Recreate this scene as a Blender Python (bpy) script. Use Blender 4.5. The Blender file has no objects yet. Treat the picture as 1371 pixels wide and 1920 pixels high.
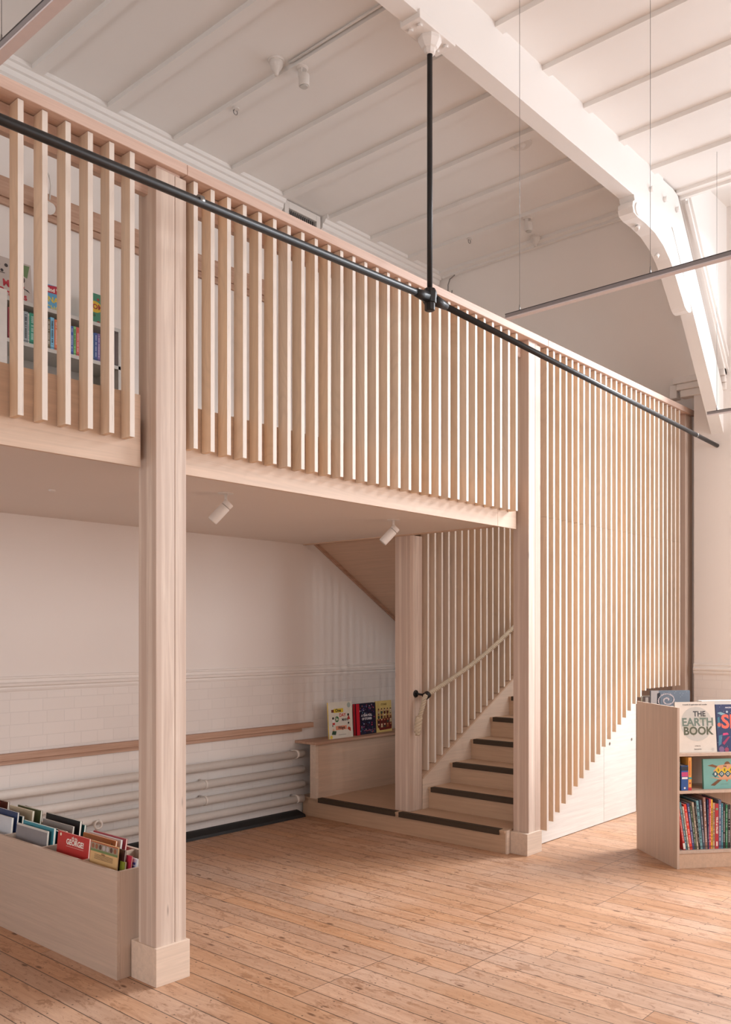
import bpy, bmesh, math, random
from mathutils import Matrix, Vector, Euler
random.seed(7)
sc = bpy.context.scene
COL = sc.collection
PI = math.pi

# ------------------------------------------------------------------ camera, light, exposure
YAW = 41.7383
cam_d = bpy.data.cameras.new('camera'); cam = bpy.data.objects.new('camera', cam_d); COL.objects.link(cam)
cam.location = (0, 0, 1.6)
cam.rotation_euler = (PI/2, 0, math.radians(YAW - 90))
cam_d.sensor_fit = 'HORIZONTAL'; cam_d.sensor_width = 36.0
cam_d.lens = 1657.2/1371*36.0
cam_d.shift_y = (1189 - 960)/1371
cam_d.clip_start = 0.05
sc.camera = cam
sc.view_settings.view_transform = 'Standard'
sc.view_settings.look = 'None'
sc.view_settings.gamma = 1.0
sc.view_settings.use_curve_mapping = False
sc.view_settings.exposure = 0.17
sc.cycles.use_denoising = True
sc.cycles.diffuse_bounces = 5
sc.cycles.adaptive_threshold = 0.04
sc.cycles.max_bounces = 10
sc.cycles.sample_clamp_indirect = 6.0

world = bpy.data.worlds.new('sky'); sc.world = world; world.use_nodes = True
bg = world.node_tree.nodes['Background']; bg.inputs[0].default_value = (0.80, 0.88, 1.0, 1); bg.inputs[1].default_value = 1.0

def area(name, loc, rot, sx, sy, power, color):
    d = bpy.data.lights.new(name, 'AREA'); d.shape = 'RECTANGLE'; d.size = sx; d.size_y = sy
    d.energy = power; d.color = color
    o = bpy.data.objects.new(name, d); COL.objects.link(o); o.location = loc; o.rotation_euler = rot
    return o
# daylight through the tall right-wall window, then unseen lights added inside blank walls
def aim(o, target):
    o.rotation_euler = (Vector(target) - o.location).to_track_quat('-Z', 'Y').to_euler()
DAY = (0.915, 0.955, 1.0)
aim(area('daylight_right_window', (11.0, 0.1, 6.9), (0, 0, 0), 4.6, 4.2, 2300, DAY), (6.6, 1.9, 1.9))
aim(area('skyline_right_window', (11.0, -0.2, 2.2), (0, 0, 0), 4.0, 2.0, 100, DAY), (5.0, 1.6, 3.4))
aim(area('daylight_rear_far', (7.0, -2.95, 3.0), (0, 0, 0), 2.6, 2.6, 160, DAY), (6.6, 3.6, 2.8))  # unseen area light before the blank rear wall, facing the facade
aim(area('fill_rear', (0.4, -2.95, 2.6), (0, 0, 0), 5.0, 2.0, 22, DAY), (1.0, 3.4, 0.6))  # added weak fill from behind the camera, no window there
aim(area('fill_left', (-3.6, -0.4, 2.3), (0, 0, 0), 3.0, 2.0, 95, DAY), (6.5, 3.6, 2.8))  # added fill from the left, brightens slat and post sides
aim(area('fill_alcove', (-3.6, 4.3, 1.5), (0, 0, 0), 1.8, 1.5, 46, DAY), (3.5, 5.2, 1.2))  # made-up fill at the alcove's left end, brightens its back wall

# ------------------------------------------------------------------ node helpers
def s2l(c):
    return tuple(((v/255)/12.92 if v/255 <= 0.04045 else ((v/255+0.055)/1.055)**2.4) for v in c)

class NT:
    def __init__(self, m):
        self.t = m.node_tree; self.n = self.t.nodes; self.l = self.t.links
    def new(self, typ, **kw):
        nd = self.n.new(typ)
        for k, v in kw.items(): setattr(nd, k, v)
        return nd
    def set(self, sock, v):
        if hasattr(v, 'is_output') or isinstance(v, bpy.types.NodeSocket): self.l.new(v, sock)
        else: sock.default_value = v
    def math(self, op, a, b=None, c=None, clamp=False):
        nd = self.new('ShaderNodeMath', operation=op); nd.use_clamp = clamp
        self.set(nd.inputs[0], a)
        if b is not None: self.set(nd.inputs[1], b)
        if c is not None: self.set(nd.inputs[2], c)
        return nd.outputs[0]
    def mix(self, f, a, b, mode='MIX'):
        nd = self.new('ShaderNodeMix', data_type='RGBA', blend_type=mode)
        self.set(nd.inputs[0], f)
        for i, v in ((6, a), (7, b)):
            if isinstance(v, tuple) and len(v) == 3: v = v + (1,)
            self.set(nd.inputs[i], v)
        return nd.outputs[2]
    def noise(self, vec, scale, detail=3, rough=0.5, dist=0.0):
        nd = self.new('ShaderNodeTexNoise'); self.l.new(vec, nd.inputs['Vector'])
        nd.inputs['Scale'].default_value = scale; nd.inputs['Detail'].default_value = detail
        nd.inputs['Roughness'].default_value = rough; nd.inputs['Distortion'].default_value = dist
        return nd.outputs[0]
    def ramp(self, f, stops):
        nd = self.new('ShaderNodeValToRGB'); self.l.new(f, nd.inputs[0])
        el = nd.color_ramp.elements
        while len(el) < len(stops): el.new(0.5)
        for e, (p, c) in zip(el, stops):
            e.position = p
            if isinstance(c, (int, float)): c = (c, c, c)
            e.color = tuple(c) + (1,)
        return nd.outputs[0]
    def coords(self, scale=(1, 1, 1), rnd=True):
        tc = self.new('ShaderNodeTexCoord'); v = tc.outputs['Object']
        if rnd:
            oi = self.new('ShaderNodeObjectInfo')
            cx = self.new('ShaderNodeCombineXYZ')
            r = self.math('MULTIPLY', oi.outputs['Random'], 37.0)
            self.l.new(r, cx.inputs[0]); self.l.new(r, cx.inputs[1]); self.l.new(r, cx.inputs[2])
            ad = self.new('ShaderNodeVectorMath', operation='ADD'); self.l.new(v, ad.inputs[0]); self.l.new(cx.outputs[0], ad.inputs[1])
            v = ad.outputs[0]
        mp = self.new('ShaderNodeMapping'); self.l.new(v, mp.inputs[0]); mp.inputs['Scale'].default_value = scale
        return mp.outputs[0]
    def bump(self, h, strength, dist=0.01):
        nd = self.new('ShaderNodeBump'); self.l.new(h, nd.inputs['Height'])
        nd.inputs['Strength'].default_value = strength; nd.inputs['Distance'].default_value = dist
        return nd.outputs[0]

def newmat(name, rough=0.6):
    m = bpy.data.materials.new(name); m.use_nodes = True
    b = m.node_tree.nodes['Principled BSDF']; b.inputs['Roughness'].default_value = rough
    return m, NT(m), b

_plain = {}
def plain(rgb, rough=0.55, metal=0.0):
    """sRGB 0-255 paint / card with a faint procedural mottling"""
    key = (tuple(rgb), rough, metal)
    if key in _plain: return _plain[key]
    m, t, b = newmat('paint_%d_%d_%d' % tuple(rgb), rough)
    c = s2l(rgb)
    n = t.noise(t.coords(rnd=False), 30, 2)
    col = t.mix(n, tuple(x*0.94 for x in c), tuple(min(1, x*1.05) for x in c))
    t.l.new(col, b.inputs['Base Color']); b.inputs['Metallic'].default_value = metal
    _plain[key] = m
    return m

def wood(name, base, dark, axis='Z', rough=0.6, grain=1.0, knots=True, contour=0.35, variation=0.10, bands=0.0):
    """grain runs along axis; base/dark linear colours"""
    m, t, b = newmat(name, rough)
    long, short = 0.35, 9.0
    s = {'X': (long, short, short), 'Y': (short, long, short), 'Z': (short, short, long)}[axis]
    v = t.coords(s)
    n1 = t.noise(v, 6.0*grain, 5, 0.6, 0.6)
    f = t.ramp(n1, [(0.30, 0.0), (0.72, 1.0)])
    col = t.mix(f, dark, base)
    n2 = t.noise(v, 1.1, 2, 0.5, 1.2)                      # broad cathedral figure
    wv = t.math('FRACT', t.math('MULTIPLY', n2, 14.0))
    wv = t.ramp(wv, [(0.0, 1.0), (0.5, 0.0), (1.0, 1.0)])
    col = t.mix(t.math('MULTIPLY', wv, contour*0.35), col, tuple(x*0.72 for x in dark))
    if bands:
        nb = t.noise(t.coords({'X': (.02, 22, 22), 'Y': (22, .02, 22), 'Z': (22, 22, .02)}[axis]), 1.0, 1, 0.3)
        col = t.mix(t.math('MULTIPLY', t.ramp(nb, [(0.49, 0.0), (0.525, 1.0)]), bands), col, (base[0]*.66, base[1]*.58, base[2]*.55))
    if knots:
        ks = {'X': (1.2, 6, 6), 'Y': (6, 1.2, 6), 'Z': (6, 6, 1.2)}[axis]
        kv = t.coords(ks)
        vo = t.new('ShaderNodeTexVoronoi'); t.l.new(kv, vo.inputs['Vector']); vo.inputs['Scale'].default_value = 1.6
        k = t.ramp(vo.outputs['Distance'], [(0.025, 1.0), (0.065, 0.0)])
        col = t.mix(t.math('MULTIPLY', k, 0.55), col, tuple(x*0.35 for x in dark))
    oi = t.new('ShaderNodeObjectInfo')
    br = t.math('ADD', t.math('MULTIPLY', oi.outputs['Random'], variation), 1.0 - variation*0.5)
    hs = t.new('ShaderNodeHueSaturation'); t.l.new(col, hs.inputs['Color']); t.l.new(br, hs.inputs['Value'])
    t.l.new(hs.outputs[0], b.inputs['Base Color'])
    t.l.new(t.bump(n1, 0.12, 0.004), b.inputs['Normal'])
    return m

def slat_mat(name, face, edge, dark):
    """birch ply strip: veneer on the broad sides, dark laminations on the narrow edge"""
    m, t, b = newmat(name, 0.55)
    v = t.coords((9, 9, 0.5))
    n1 = t.noise(v, 3.0, 4, 0.6, 0.8)
    n2 = t.noise(t.coords((2.0, 2.0, 0.45)), 1.3, 1, 0.4, 1.5)
    wv = t.ramp(t.math('FRACT', t.math('MULTIPLY', n2, 16.0)), [(0.0, 1.0), (0.35, 0.0), (0.8, 0.0), (1.0, 1.0)])
    col = t.mix(t.ramp(n1, [(0.3, 0.0), (0.75, 1.0)]), tuple(x*0.86 for x in face), face)
    col = t.mix(t.math('MULTIPLY', wv, 0.22), col, tuple(x*0.66 for x in face))
    oi = t.new('ShaderNodeObjectInfo')
    hs = t.new('ShaderNodeHueSaturation'); t.l.new(col, hs.inputs['Color'])
    t.l.new(t.math('ADD', t.math('MULTIPLY', oi.outputs['Random'], 0.20), 0.90), hs.inputs['Value'])
    t.l.new(t.math('ADD', t.math('MULTIPLY', t.math('FRACT', t.math('MULTIPLY', oi.outputs['Random'], 17.3)), 0.35), 0.85), hs.inputs['Saturation'])
    facec = hs.outputs[0]
    # edge laminations: stripes across local X
    tc = t.new('ShaderNodeTexCoord'); sp = t.new('ShaderNodeSeparateXYZ'); t.l.new(tc.outputs['Object'], sp.inputs[0])
    st = t.math('FRACT', t.math('MULTIPLY', sp.outputs[0], 250.0))
    st = t.ramp(st, [(0.0, 1.0), (0.22, 0.9), (0.35, 0.0), (1.0, 0.0)])
    gp = t.ramp(t.noise(t.coords((260, 2, 6)), 1.0, 3, 0.7), [(0.60, 0.0), (0.68, 1.0)])
    e = t.mix(t.math('MULTIPLY', st, 0.30), edge, tuple(x*0.75 for x in edge))
    e = t.mix(t.math('MULTIPLY', t.math('MULTIPLY', st, gp), 0.75), e, dark)
    ge = t.new('ShaderNodeNewGeometry'); sn = t.new('ShaderNodeSeparateXYZ'); t.l.new(ge.outputs['True Normal'], sn.inputs[0])
    isy = t.math('GREATER_THAN', t.math('ABSOLUTE', sn.outputs[1]), 0.7)
    t.l.new(t.mix(isy, facec, e), b.inputs['Base Color'])
    return m

def ply(name, base, axis='X', rough=0.5, knots=False):
    return wood(name, base, tuple(x*0.84 for x in base), axis, rough, 0.7, knots, 0.45, 0.05)

M = {}
M['slat'] = slat_mat('birch_ply_slat', (0.77, 0.60, 0.455), (0.74, 0.655, 0.58), (0.20, 0.12, 0.08))
M['ply'] = ply('birch_ply_sheet', (0.68, 0.50, 0.375), 'X')
M['ply_y'] = ply('birch_ply_sheet_deep', (0.64, 0.44, 0.31), 'Y')
M['ply_pale'] = ply('birch_ply_pale', (0.74, 0.58, 0.46), 'X')
M['ply_white'] = ply('birch_ply_overlit', (0.80, 0.755, 0.70), 'X')  # birch lightened to near white, the cupboard's overexposure put into the colour
M['ply_crate'] = ply('birch_ply_crate', (0.60, 0.455, 0.36), 'Y')
M['ply_case'] = ply('birch_ply_case', (0.58, 0.43, 0.335), 'Z')
M['step'] = ply('birch_step', (0.58, 0.39, 0.26), 'Y')
M['post'] = wood('whitewashed_pine_post', (0.74, 0.61, 0.51), (0.55, 0.42, 0.345), 'Z', 0.6, 0.8, True, 0.3, 0.06, 0.6)
M['rail'] = wood('whitewashed_pine_rail', (0.71, 0.53, 0.44), (0.57, 0.39, 0.31), 'X', 0.6, 0.8, True, 0.3, 0.04)
M['pine'] = wood('pine_wall_rail', (0.56, 0.36, 0.26), (0.40, 0.23, 0.15), 'X', 0.6, 0.9, True, 0.3, 0.05)
M['white'] = plain((226, 220, 214), 0.5)
M['whitemetal'] = plain((222, 216, 210), 0.4)
M['offwhite'] = plain((216, 208, 200), 0.6)
M['shelfwhite'] = plain((196, 192, 186), 0.5)
M['iron'] = plain((34, 32, 32), 0.42, 0.3)
M['nosing'] = plain((66, 52, 38), 0.8)
M['alu'] = plain((150, 146, 148), 0.35, 0.5)
M['diffuser'] = plain((214, 206, 208), 0.5)
M['darkslot'] = plain((62, 58, 60), 0.5)
M['steel'] = plain((140, 138, 136), 0.3, 0.8)
M['page'] = plain((232, 224, 208), 0.8)
M['rope'] = plain((196, 180, 158), 0.9)
M['black'] = plain((22, 20, 20), 0.6)

def paint_wall(name, rgb, bricks=False):
    m, t, b = newmat(name, 0.55)
    c = s2l(rgb)
    v = t.coords(rnd=False)
    n = t.noise(v, 1.3, 4, 0.6)
    col = t.mix(n, tuple(x*0.96 for x in c), tuple(min(0.9, x*1.03) for x in c))
    n2 = t.noise(v, 60, 3, 0.6)
    h = n2
    if bricks:
        tc = t.new('ShaderNodeTexCoord'); sp = t.new('ShaderNodeSeparateXYZ'); t.l.new(tc.outputs['Object'], sp.inputs[0])
        cb = t.new('ShaderNodeCombineXYZ')
        hor = t.math('ADD', sp.outputs[0], sp.outputs[1])
        t.l.new(hor, cb.inputs[0]); t.l.new(sp.outputs[2], cb.inputs[1])
        br = t.new('ShaderNodeTexBrick'); t.l.new(cb.outputs[0], br.inputs['Vector'])
        br.squash = 0.55; br.squash_frequency = 2; br.inputs['Scale'].default_value = 1.0; br.inputs['Brick Width'].default_value = 0.235; br.inputs['Row Height'].default_value = 0.083
        br.inputs['Mortar Size'].default_value = 0.003; br.inputs['Mortar Smooth'].default_value = 0.3
        br.inputs['Color1'].default_value = (1, 1, 1, 1); br.inputs['Color2'].default_value = (0.965, 0.965, 0.965, 1); br.inputs['Mortar'].default_value = (0.90, 0.90, 0.90, 1)
        low = t.math('LESS_THAN', sp.outputs[2], 1.21)
        glz = t.mix(1.0, tuple(x*0.97 for x in c), br.outputs['Color'], 'MULTIPLY')
        col = t.mix(low, col, glz)
        h = t.math('MULTIPLY', t.math('MULTIPLY', t.math('SUBTRACT', 1.0, br.outputs['Fac']), low), 1.0)
        t.l.new(t.bump(h, 0.3, 0.002), b.inputs['Normal'])
        rg = t.math('SUBTRACT', 0.55, t.math('MULTIPLY', low, 0.25)); t.l.new(rg, b.inputs['Roughness'])
    else:
        t.l.new(t.bump(h, 0.08, 0.003), b.inputs['Normal'])
    t.l.new(col, b.inputs['Base Color'])
    return m
M['wall'] = paint_wall('painted_wall_over_glazed_brick', (231, 223, 217), True)
M['plaster'] = paint_wall('painted_plaster', (231, 224, 218))
M['ceiling'] = paint_wall('painted_ceiling', (236, 232, 228))
M['soffit'] = paint_wall('painted_soffit', (226, 216, 208))

def floor_mat():
    m, t, b = newmat('worn_pine_floorboards', 0.42)
    tc = t.new('ShaderNodeTexCoord'); sp = t.new('ShaderNodeSeparateXYZ'); t.l.new(tc.outputs['Object'], sp.inputs[0])
    W = 0.1166
    bx = t.math('DIVIDE', t.math('SUBTRACT', sp.outputs[0], 2.685 - 60*W), W)
    bid = t.math('FLOOR', bx); fx = t.math('FRACT', bx)
    grp = t.math('FLOOR', t.math('DIVIDE', bid, 6.0))
    odd = t.math('MULTIPLY', t.math('FRACT', t.math('DIVIDE', grp, 2.0)), 2.0)
    # some scattered single joints besides the long saw cuts
    wn0 = t.new('ShaderNodeTexWhiteNoise', noise_dimensions='1D'); t.l.new(bid, wn0.inputs['W'])
    L = 2.6
    yy = t.math('DIVIDE', t.math('SUBTRACT', sp.outputs[1], t.math('SUBTRACT', 2.83 - 10*L, t.math('MULTIPLY', odd, 0.375))), L)
    yid = t.math('FLOOR', yy); fy = t.math('FRACT', yy)
    yy2 = t.math('DIVIDE', t.math('ADD', sp.outputs[1], t.math('MULTIPLY', wn0.outputs['Value'], 9.0)), 4.7)
    yid2 = t.math('FLOOR', t.math('ADD', yy2, 20.0)); fy2 = t.math('FRACT', t.math('ADD', yy2, 20.0))
    cb = t.new('ShaderNodeCombineXYZ'); t.l.new(bid, cb.inputs[0]); t.l.new(yid, cb.inputs[1]); t.l.new(yid2, cb.inputs[2])
    wn = t.new('ShaderNodeTexWhiteNoise', noise_dimensions='3D'); t.l.new(cb.outputs[0], wn.inputs['Vector'])
    rnd = wn.outputs['Value']
    sr = t.new('ShaderNodeSeparateXYZ'); t.l.new(wn.outputs['Color'], sr.inputs[0])
    # grain coordinates shifted per board
    off = t.new('ShaderNodeVectorMath', operation='SCALE'); t.l.new(wn.outputs['Color'], off.inputs[0]); off.inputs['Scale'].default_value = 40
    ad = t.new('ShaderNodeVectorMath', operation='ADD'); t.l.new(tc.outputs['Object'], ad.inputs[0]); t.l.new(off.outputs[0], ad.inputs[1])
    mp = t.new('ShaderNodeMapping'); t.l.new(ad.outputs[0], mp.inputs[0]); mp.inputs['Scale'].default_value = (16, 0.7, 1)
    g1 = t.noise(mp.outputs[0], 3.0, 6, 0.65, 0.7)
    mp2 = t.new('ShaderNodeMapping'); t.l.new(ad.outputs[0], mp2.inputs[0]); mp2.inputs['Scale'].default_value = (7, 1.1, 1)
    g2 = t.noise(mp2.outputs[0], 1.0, 2, 0.5, 1.5)
    A = (0.60, 0.345, 0.205); B = (0.42, 0.205, 0.105); Cc = (0.61, 0.395, 0.27)
    col = t.mix(t.ramp(g1, [(0.30, 0.0), (0.66, 1.0)]), B, A)
    col = t.mix(t.math('MULTIPLY', rnd, 0.28), col, Cc)
    rg = t.math('FRACT', t.math('MULTIPLY', g2, 11.0))
    col = t.mix(t.math('MULTIPLY', t.ramp(rg, [(0.0, 1.0), (0.25, 0.0), (0.9, 0.0), (1.0, 1.0)]), 0.22), col, (0.33, 0.15, 0.07))
    hs = t.new('ShaderNodeHueSaturation'); t.l.new(col, hs.inputs['Color'])
    t.l.new(t.math('ADD', t.math('MULTIPLY', sr.outputs[1], 0.15), 0.78), hs.inputs['Value'])
    t.l.new(t.math('ADD', t.math('MULTIPLY', sr.outputs[2], 0.14), 0.93), hs.inputs['Saturation'])
    col = hs.outputs[0]
    # wear: pale scuffed areas, brown stains, dark knots, nail holes
    big = t.noise(tc.outputs['Object'], 0.9, 3, 0.55, 0.3)
    col = t.mix(t.math('MULTIPLY', t.ramp(big, [(0.48, 0.0), (0.68, 1.0)]), 0.30), col, (0.66, 0.50, 0.40))
    mp3 = t.new('ShaderNodeMapping'); t.l.new(ad.outputs[0], mp3.inputs[0]); mp3.inputs['Scale'].default_value = (5.5, 2.2, 1)
    mp4 = t.new('ShaderNodeMapping'); t.l.new(ad.outputs[0], mp4.inputs[0]); mp4.inputs['Scale'].default_value = (11.0, 4.2, 1)
    stn = t.noise(mp3.outputs[0], 2.6, 5, 0.72, 0.5)
    stf = t.ramp(stn, [(0.56, 0.0), (0.61, 1.0)])
    col = t.mix(t.math('MULTIPLY', stf, 0.50), col, (0.24, 0.105, 0.045))
    spk = t.noise(mp4.outputs[0], 4.5, 5, 0.75, 0.3)
    col = t.mix(t.math('MULTIPLY', t.ramp(spk, [(0.585, 0.0), (0.63, 1.0)]), 0.55), col, (0.16, 0.07, 0.035))
    vo = t.new('ShaderNodeTexVoronoi'); t.l.new(mp4.outputs[0], vo.inputs['Vector']); vo.inputs['Scale'].default_value = 1.0
    vs = t.new('ShaderNodeSeparateXYZ'); t.l.new(vo.outputs['Color'], vs.inputs[0])
    kn = t.math('MULTIPLY', t.ramp(t.math('ADD', vo.outputs['Distance'], t.math('MULTIPLY', g1, 0.10)), [(0.115, 1.0), (0.185, 0.0)]), t.math('GREATER_THAN', vs.outputs[0], 0.25))
    col = t.mix(t.math('MULTIPLY', kn, 0.85), col, (0.11, 0.045, 0.022))
    blk = t.noise(mp2.outputs[0], 2.3, 5, 0.75, 0.3)
    col = t.mix(t.math('MULTIPLY', t.ramp(blk, [(0.69, 0.0), (0.74, 1.0)]), 0.8), col, (0.07, 0.05, 0.045))
    # gaps
    ge = t.math('LESS_THAN', t.math('MINIMUM', fx, t.math('SUBTRACT', 1.0, fx)), 0.021)
    gy = t.math('LESS_THAN', t.math('MINIMUM', fy, t.math('SUBTRACT', 1.0, fy)), 0.0007)
    gy2 = t.math('LESS_THAN', t.math('MINIMUM', fy2, t.math('SUBTRACT', 1.0, fy2)), 0.0003)
    gap = t.math('MAXIMUM', ge, t.math('MAXIMUM', gy, gy2))
    # nails: pairs of dots every 0.4 m on each board
    nx = t.math('ABSOLUTE', t.math('SUBTRACT', t.math('ABSOLUTE', t.math('SUBTRACT', fx, 0.5)), 0.33))
    ny = t.math('ABSOLUTE', t.math('SUBTRACT', t.math('FRACT', t.math('DIVIDE', sp.outputs[1], 0.41)), 0.5))
    nd = t.math('SQRT', t.math('ADD', t.math('POWER', t.math('MULTIPLY', nx, W), 2.0), t.math('POWER', t.math('MULTIPLY', ny, 0.41), 2.0)))
    nail = t.math('LESS_THAN', nd, 0.0045)
    col = t.mix(t.math('MULTIPLY', nail, 0.8), col, (0.06, 0.035, 0.025))
    col = t.mix(t.math('MULTIPLY', gap, 0.88), col, (0.035, 0.022, 0.015))
    t.l.new(col, b.inputs['Base Color'])
    t.l.new(t.math('ADD', t.math('MULTIPLY', g1, 0.20), 0.34), b.inputs['Roughness'])
    b.inputs['Specular IOR Level'].default_value = 0.4
    hgt = t.math('SUBTRACT', t.math('MULTIPLY', g1, 0.15), gap)
    t.l.new(t.bump(hgt, 0.35, 0.003), b.inputs['Normal'])
    return m
M['floor'] = floor_mat()

# ------------------------------------------------------------------ geometry helpers
def BM(): return bmesh.new()
def box(bm, x0, x1, y0, y1, z0, z1, mat=0, rot=None, piv=None):
    vs = [bm.verts.new((x, y, z)) for x in (x0, x1) for y in (y0, y1) for z in (z0, z1)]
    for f in ((0, 1, 3, 2), (4, 6, 7, 5), (0, 4, 5, 1), (2, 3, 7, 6), (0, 2, 6, 4), (1, 5, 7, 3)):
        fc = bm.faces.new([vs[i] for i in f]); fc.material_index = mat
    if rot is not None:
        bmesh.ops.rotate(bm, verts=vs, cent=piv or Vector(((x0+x1)/2, (y0+y1)/2, (z0+z1)/2)), matrix=rot)
    return vs
def prism(bm, pts, a0, a1, axis='Y', mat=0):
    """polygon pts in the plane across `axis`, extruded from a0 to a1"""
    def p(u, v, a):
        return {'Y': (u, a, v), 'X': (a, u, v), 'Z': (u, v, a)}[axis]
    A = [bm.verts.new(p(u, v, a0)) for u, v in pts]; B = [bm.verts.new(p(u, v, a1)) for u, v in pts]
    n = len(pts)
    bm.faces.new(A).material_index = mat; bm.faces.new(B[::-1]).material_index = mat
    for i in range(n):
        bm.faces.new([A[i], B[i], B[(i+1) % n], A[(i+1) % n]]).material_index = mat
    return A + B
def cyl(bm, p0, p1, r0, r1=None, seg=16, mat=0, caps=True):
    r1 = r0 if r1 is None else r1
    p0 = Vector(p0); p1 = Vector(p1); d = (p1-p0).normalized()
    u = d.orthogonal().normalized(); w = d.cross(u)
    A = []; B = []
    for i in range(seg):
        a = 2*PI*i/seg; k = u*math.cos(a) + w*math.sin(a)
        A.append(bm.verts.new(p0 + k*r0)); B.append(bm.verts.new(p1 + k*r1))
    for i in range(seg):
        f = bm.faces.new([A[i], A[(i+1) % seg], B[(i+1) % seg], B[i]]); f.smooth = True; f.material_index = mat
    if caps:
        bm.faces.new(A[::-1]).material_index = mat; bm.faces.new(B).material_index = mat
def tube(bm, pts, r, seg=10, mat=0):
    pts = [Vector(p) for p in pts]; rings = []
    prev = None
    for i, p in enumerate(pts):
        d = (pts[min(i+1, len(pts)-1)] - pts[max(i-1, 0)]).normalized()
        if prev is None: u = d.orthogonal().normalized()
        else: u = (prev - d*prev.dot(d)).normalized()
        prev = u; w = d.cross(u)
        rr = r[i] if isinstance(r, (list, tuple)) else r
        rings.append([bm.verts.new(p + (u*math.cos(2*PI*k/seg) + w*math.sin(2*PI*k/seg))*rr) for k in range(seg)])
    for a, b_ in zip(rings, rings[1:]):
        for k in range(seg):
            f = bm.faces.new([a[k], a[(k+1) % seg], b_[(k+1) % seg], b_[k]]); f.smooth = True; f.material_index = mat
    bm.faces.new(rings[0][::-1]).material_index = mat; bm.faces.new(rings[-1]).material_index = mat
def lathe(bm, prof, loc=(0, 0, 0), seg=24, mat=0):
    loc = Vector(loc); rings = []
    for r, z in prof:
        rings.append([bm.verts.new(loc + Vector((r*math.cos(2*PI*k/seg), r*math.sin(2*PI*k/seg), z))) for k in range(seg)])
    for a, b_ in zip(rings, rings[1:]):
        for k in range(seg):
            f = bm.faces.new([a[k], a[(k+1) % seg], b_[(k+1) % seg], b_[k]]); f.material_index = mat
    bm.faces.new(rings[0][::-1]).material_index = mat; bm.faces.new(rings[-1]).material_index = mat

def obj(name, bm, mats, parent=None, bevel=0.0, world=True):
    """one mesh object; vertices given in world space unless world=False (then local to the parent)"""
    bmesh.ops.recalc_face_normals(bm, faces=bm.faces)
    me = bpy.data.meshes.new(name); bm.to_mesh(me); bm.free()
    o = bpy.data.objects.new(name, me); COL.objects.link(o)
    for m in (mats if isinstance(mats, (list, tuple)) else [mats]): me.materials.append(m)
    if parent is not None:
        o.parent = parent
        if world:
            root = parent
            off = Vector(parent.location)
            while root.parent: root = root.parent; off += Vector(root.location)
            me.transform(Matrix.Translation(-off))
    if bevel:
        md = o.modifiers.new('bevel', 'BEVEL'); md.width = bevel; md.segments = 2; md.limit_method = 'ANGLE'
    return o
def tag(o, label, cat, group=None, kind=None):
    o['label'] = label; o['category'] = cat
    if group: o['group'] = group
    if kind: o['kind'] = kind
    return o
def thing(name, loc, label, cat, group=None, rot=(0, 0, 0)):
    o = bpy.data.objects.new(name, None); COL.objects.link(o); o.empty_display_size = 0.05
    o.location = loc; o.rotation_euler = rot
    return tag(o, label, cat, group)
def struct(name, bm, m, label=None, parent=None, bevel=0.0):
    o = obj(name, bm, m, parent, bevel)
    if parent is None:
        o['kind'] = 'structure'
        if label: o['label'] = label
    return o
def B1(*a):
    bm = BM(); box(bm, *a); return bm

# ------------------------------------------------------------------ key dimensions
XW = 8.47          # right wall face
YB = 5.66          # back wall face
ZC = 5.375         # flat ceiling
XS = 7.45          # where the flat ceiling ends and the sloped part begins
YT0, YT1 = 3.03, 3.145   # truss
YF = 3.372         # slat fronts
X_L, Y_N = -3.8, -3.1
RISE, GO = 0.1705, 0.304
ZM = 2.60          # mezzanine floor

# ------------------------------------------------------------------ room shell
struct('floor', B1(X_L-.2, XW+.3, Y_N-.2, YB+.2, -0.15, 0.0), M['floor'], 'worn pine floorboards with dark gaps')
struct('wall_back', B1(X_L, XW+.3, YB, YB+.2, 0, 5.8), M['wall'], 'white painted back wall, glazed brick below the dado')
# right wall: solid pieces round the tall window
bm = BM()
WY0, WY1, WZ0, WZ1 = -1.25, 2.55, 1.35, 5.30
box(bm, XW, XW+.15, Y_N, 3.31, 0, WZ0)
box(bm, XW, XW+.15, WY1, 3.31, WZ0, 6.0)
box(bm, XW, XW+.15, Y_N, WY0, WZ0, 6.0)
box(bm, XW, XW+.15, WY0, WY1, WZ1, 6.0)
box(bm, XW+.15, XW+.28, 3.31, YB, 0, 4.2)
struct('wall_right', bm, M['wall'], 'white painted right wall')
bm = BM()
for (a, b_) in ((-2.6, -0.7), (0.3, 2.2), (3.2, 5.1)): pass
box(bm, X_L, XW+.15, Y_N-.15, Y_N, 0, 5.6)
struct('wall_front', bm, M['plaster'], 'white wall behind the camera')
struct('wall_left', B1(X_L-.15, X_L, Y_N, YB, 0, 5.6), M['plaster'], 'white wall on the left, out of view')
# ceiling: flat field, sloped strip, cheek and raised dormer bay
bm = BM()
box(bm, X_L, XS, Y_N, YB, ZC, ZC+.12)
SL = 1.34
zlow = ZC - SL*(XW+.28-XS)
prism(bm, [(XS, ZC), (XW+.28, zlow), (XW+.28, zlow+.15), (XS+.001, ZC+.15)], YT0+.01, YB, 'Y')
box(bm, XS, XW+.2, Y_N, YT0+.01, 5.62, 5.74)
box(bm, XS-.06, XS, Y_N, YT0, ZC+.1, 5.65)
prism(bm, [(XS, ZC+.005), (XW+.1, ZC-SL*(XW+.1-XS)), (XW+.1, 5.65), (XS, 5.65)], YT0-.03, YT0+.012, 'Y')
struct('ceiling', bm, M['ceiling'], 'white panelled ceiling, sloped down at the right end')
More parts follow.
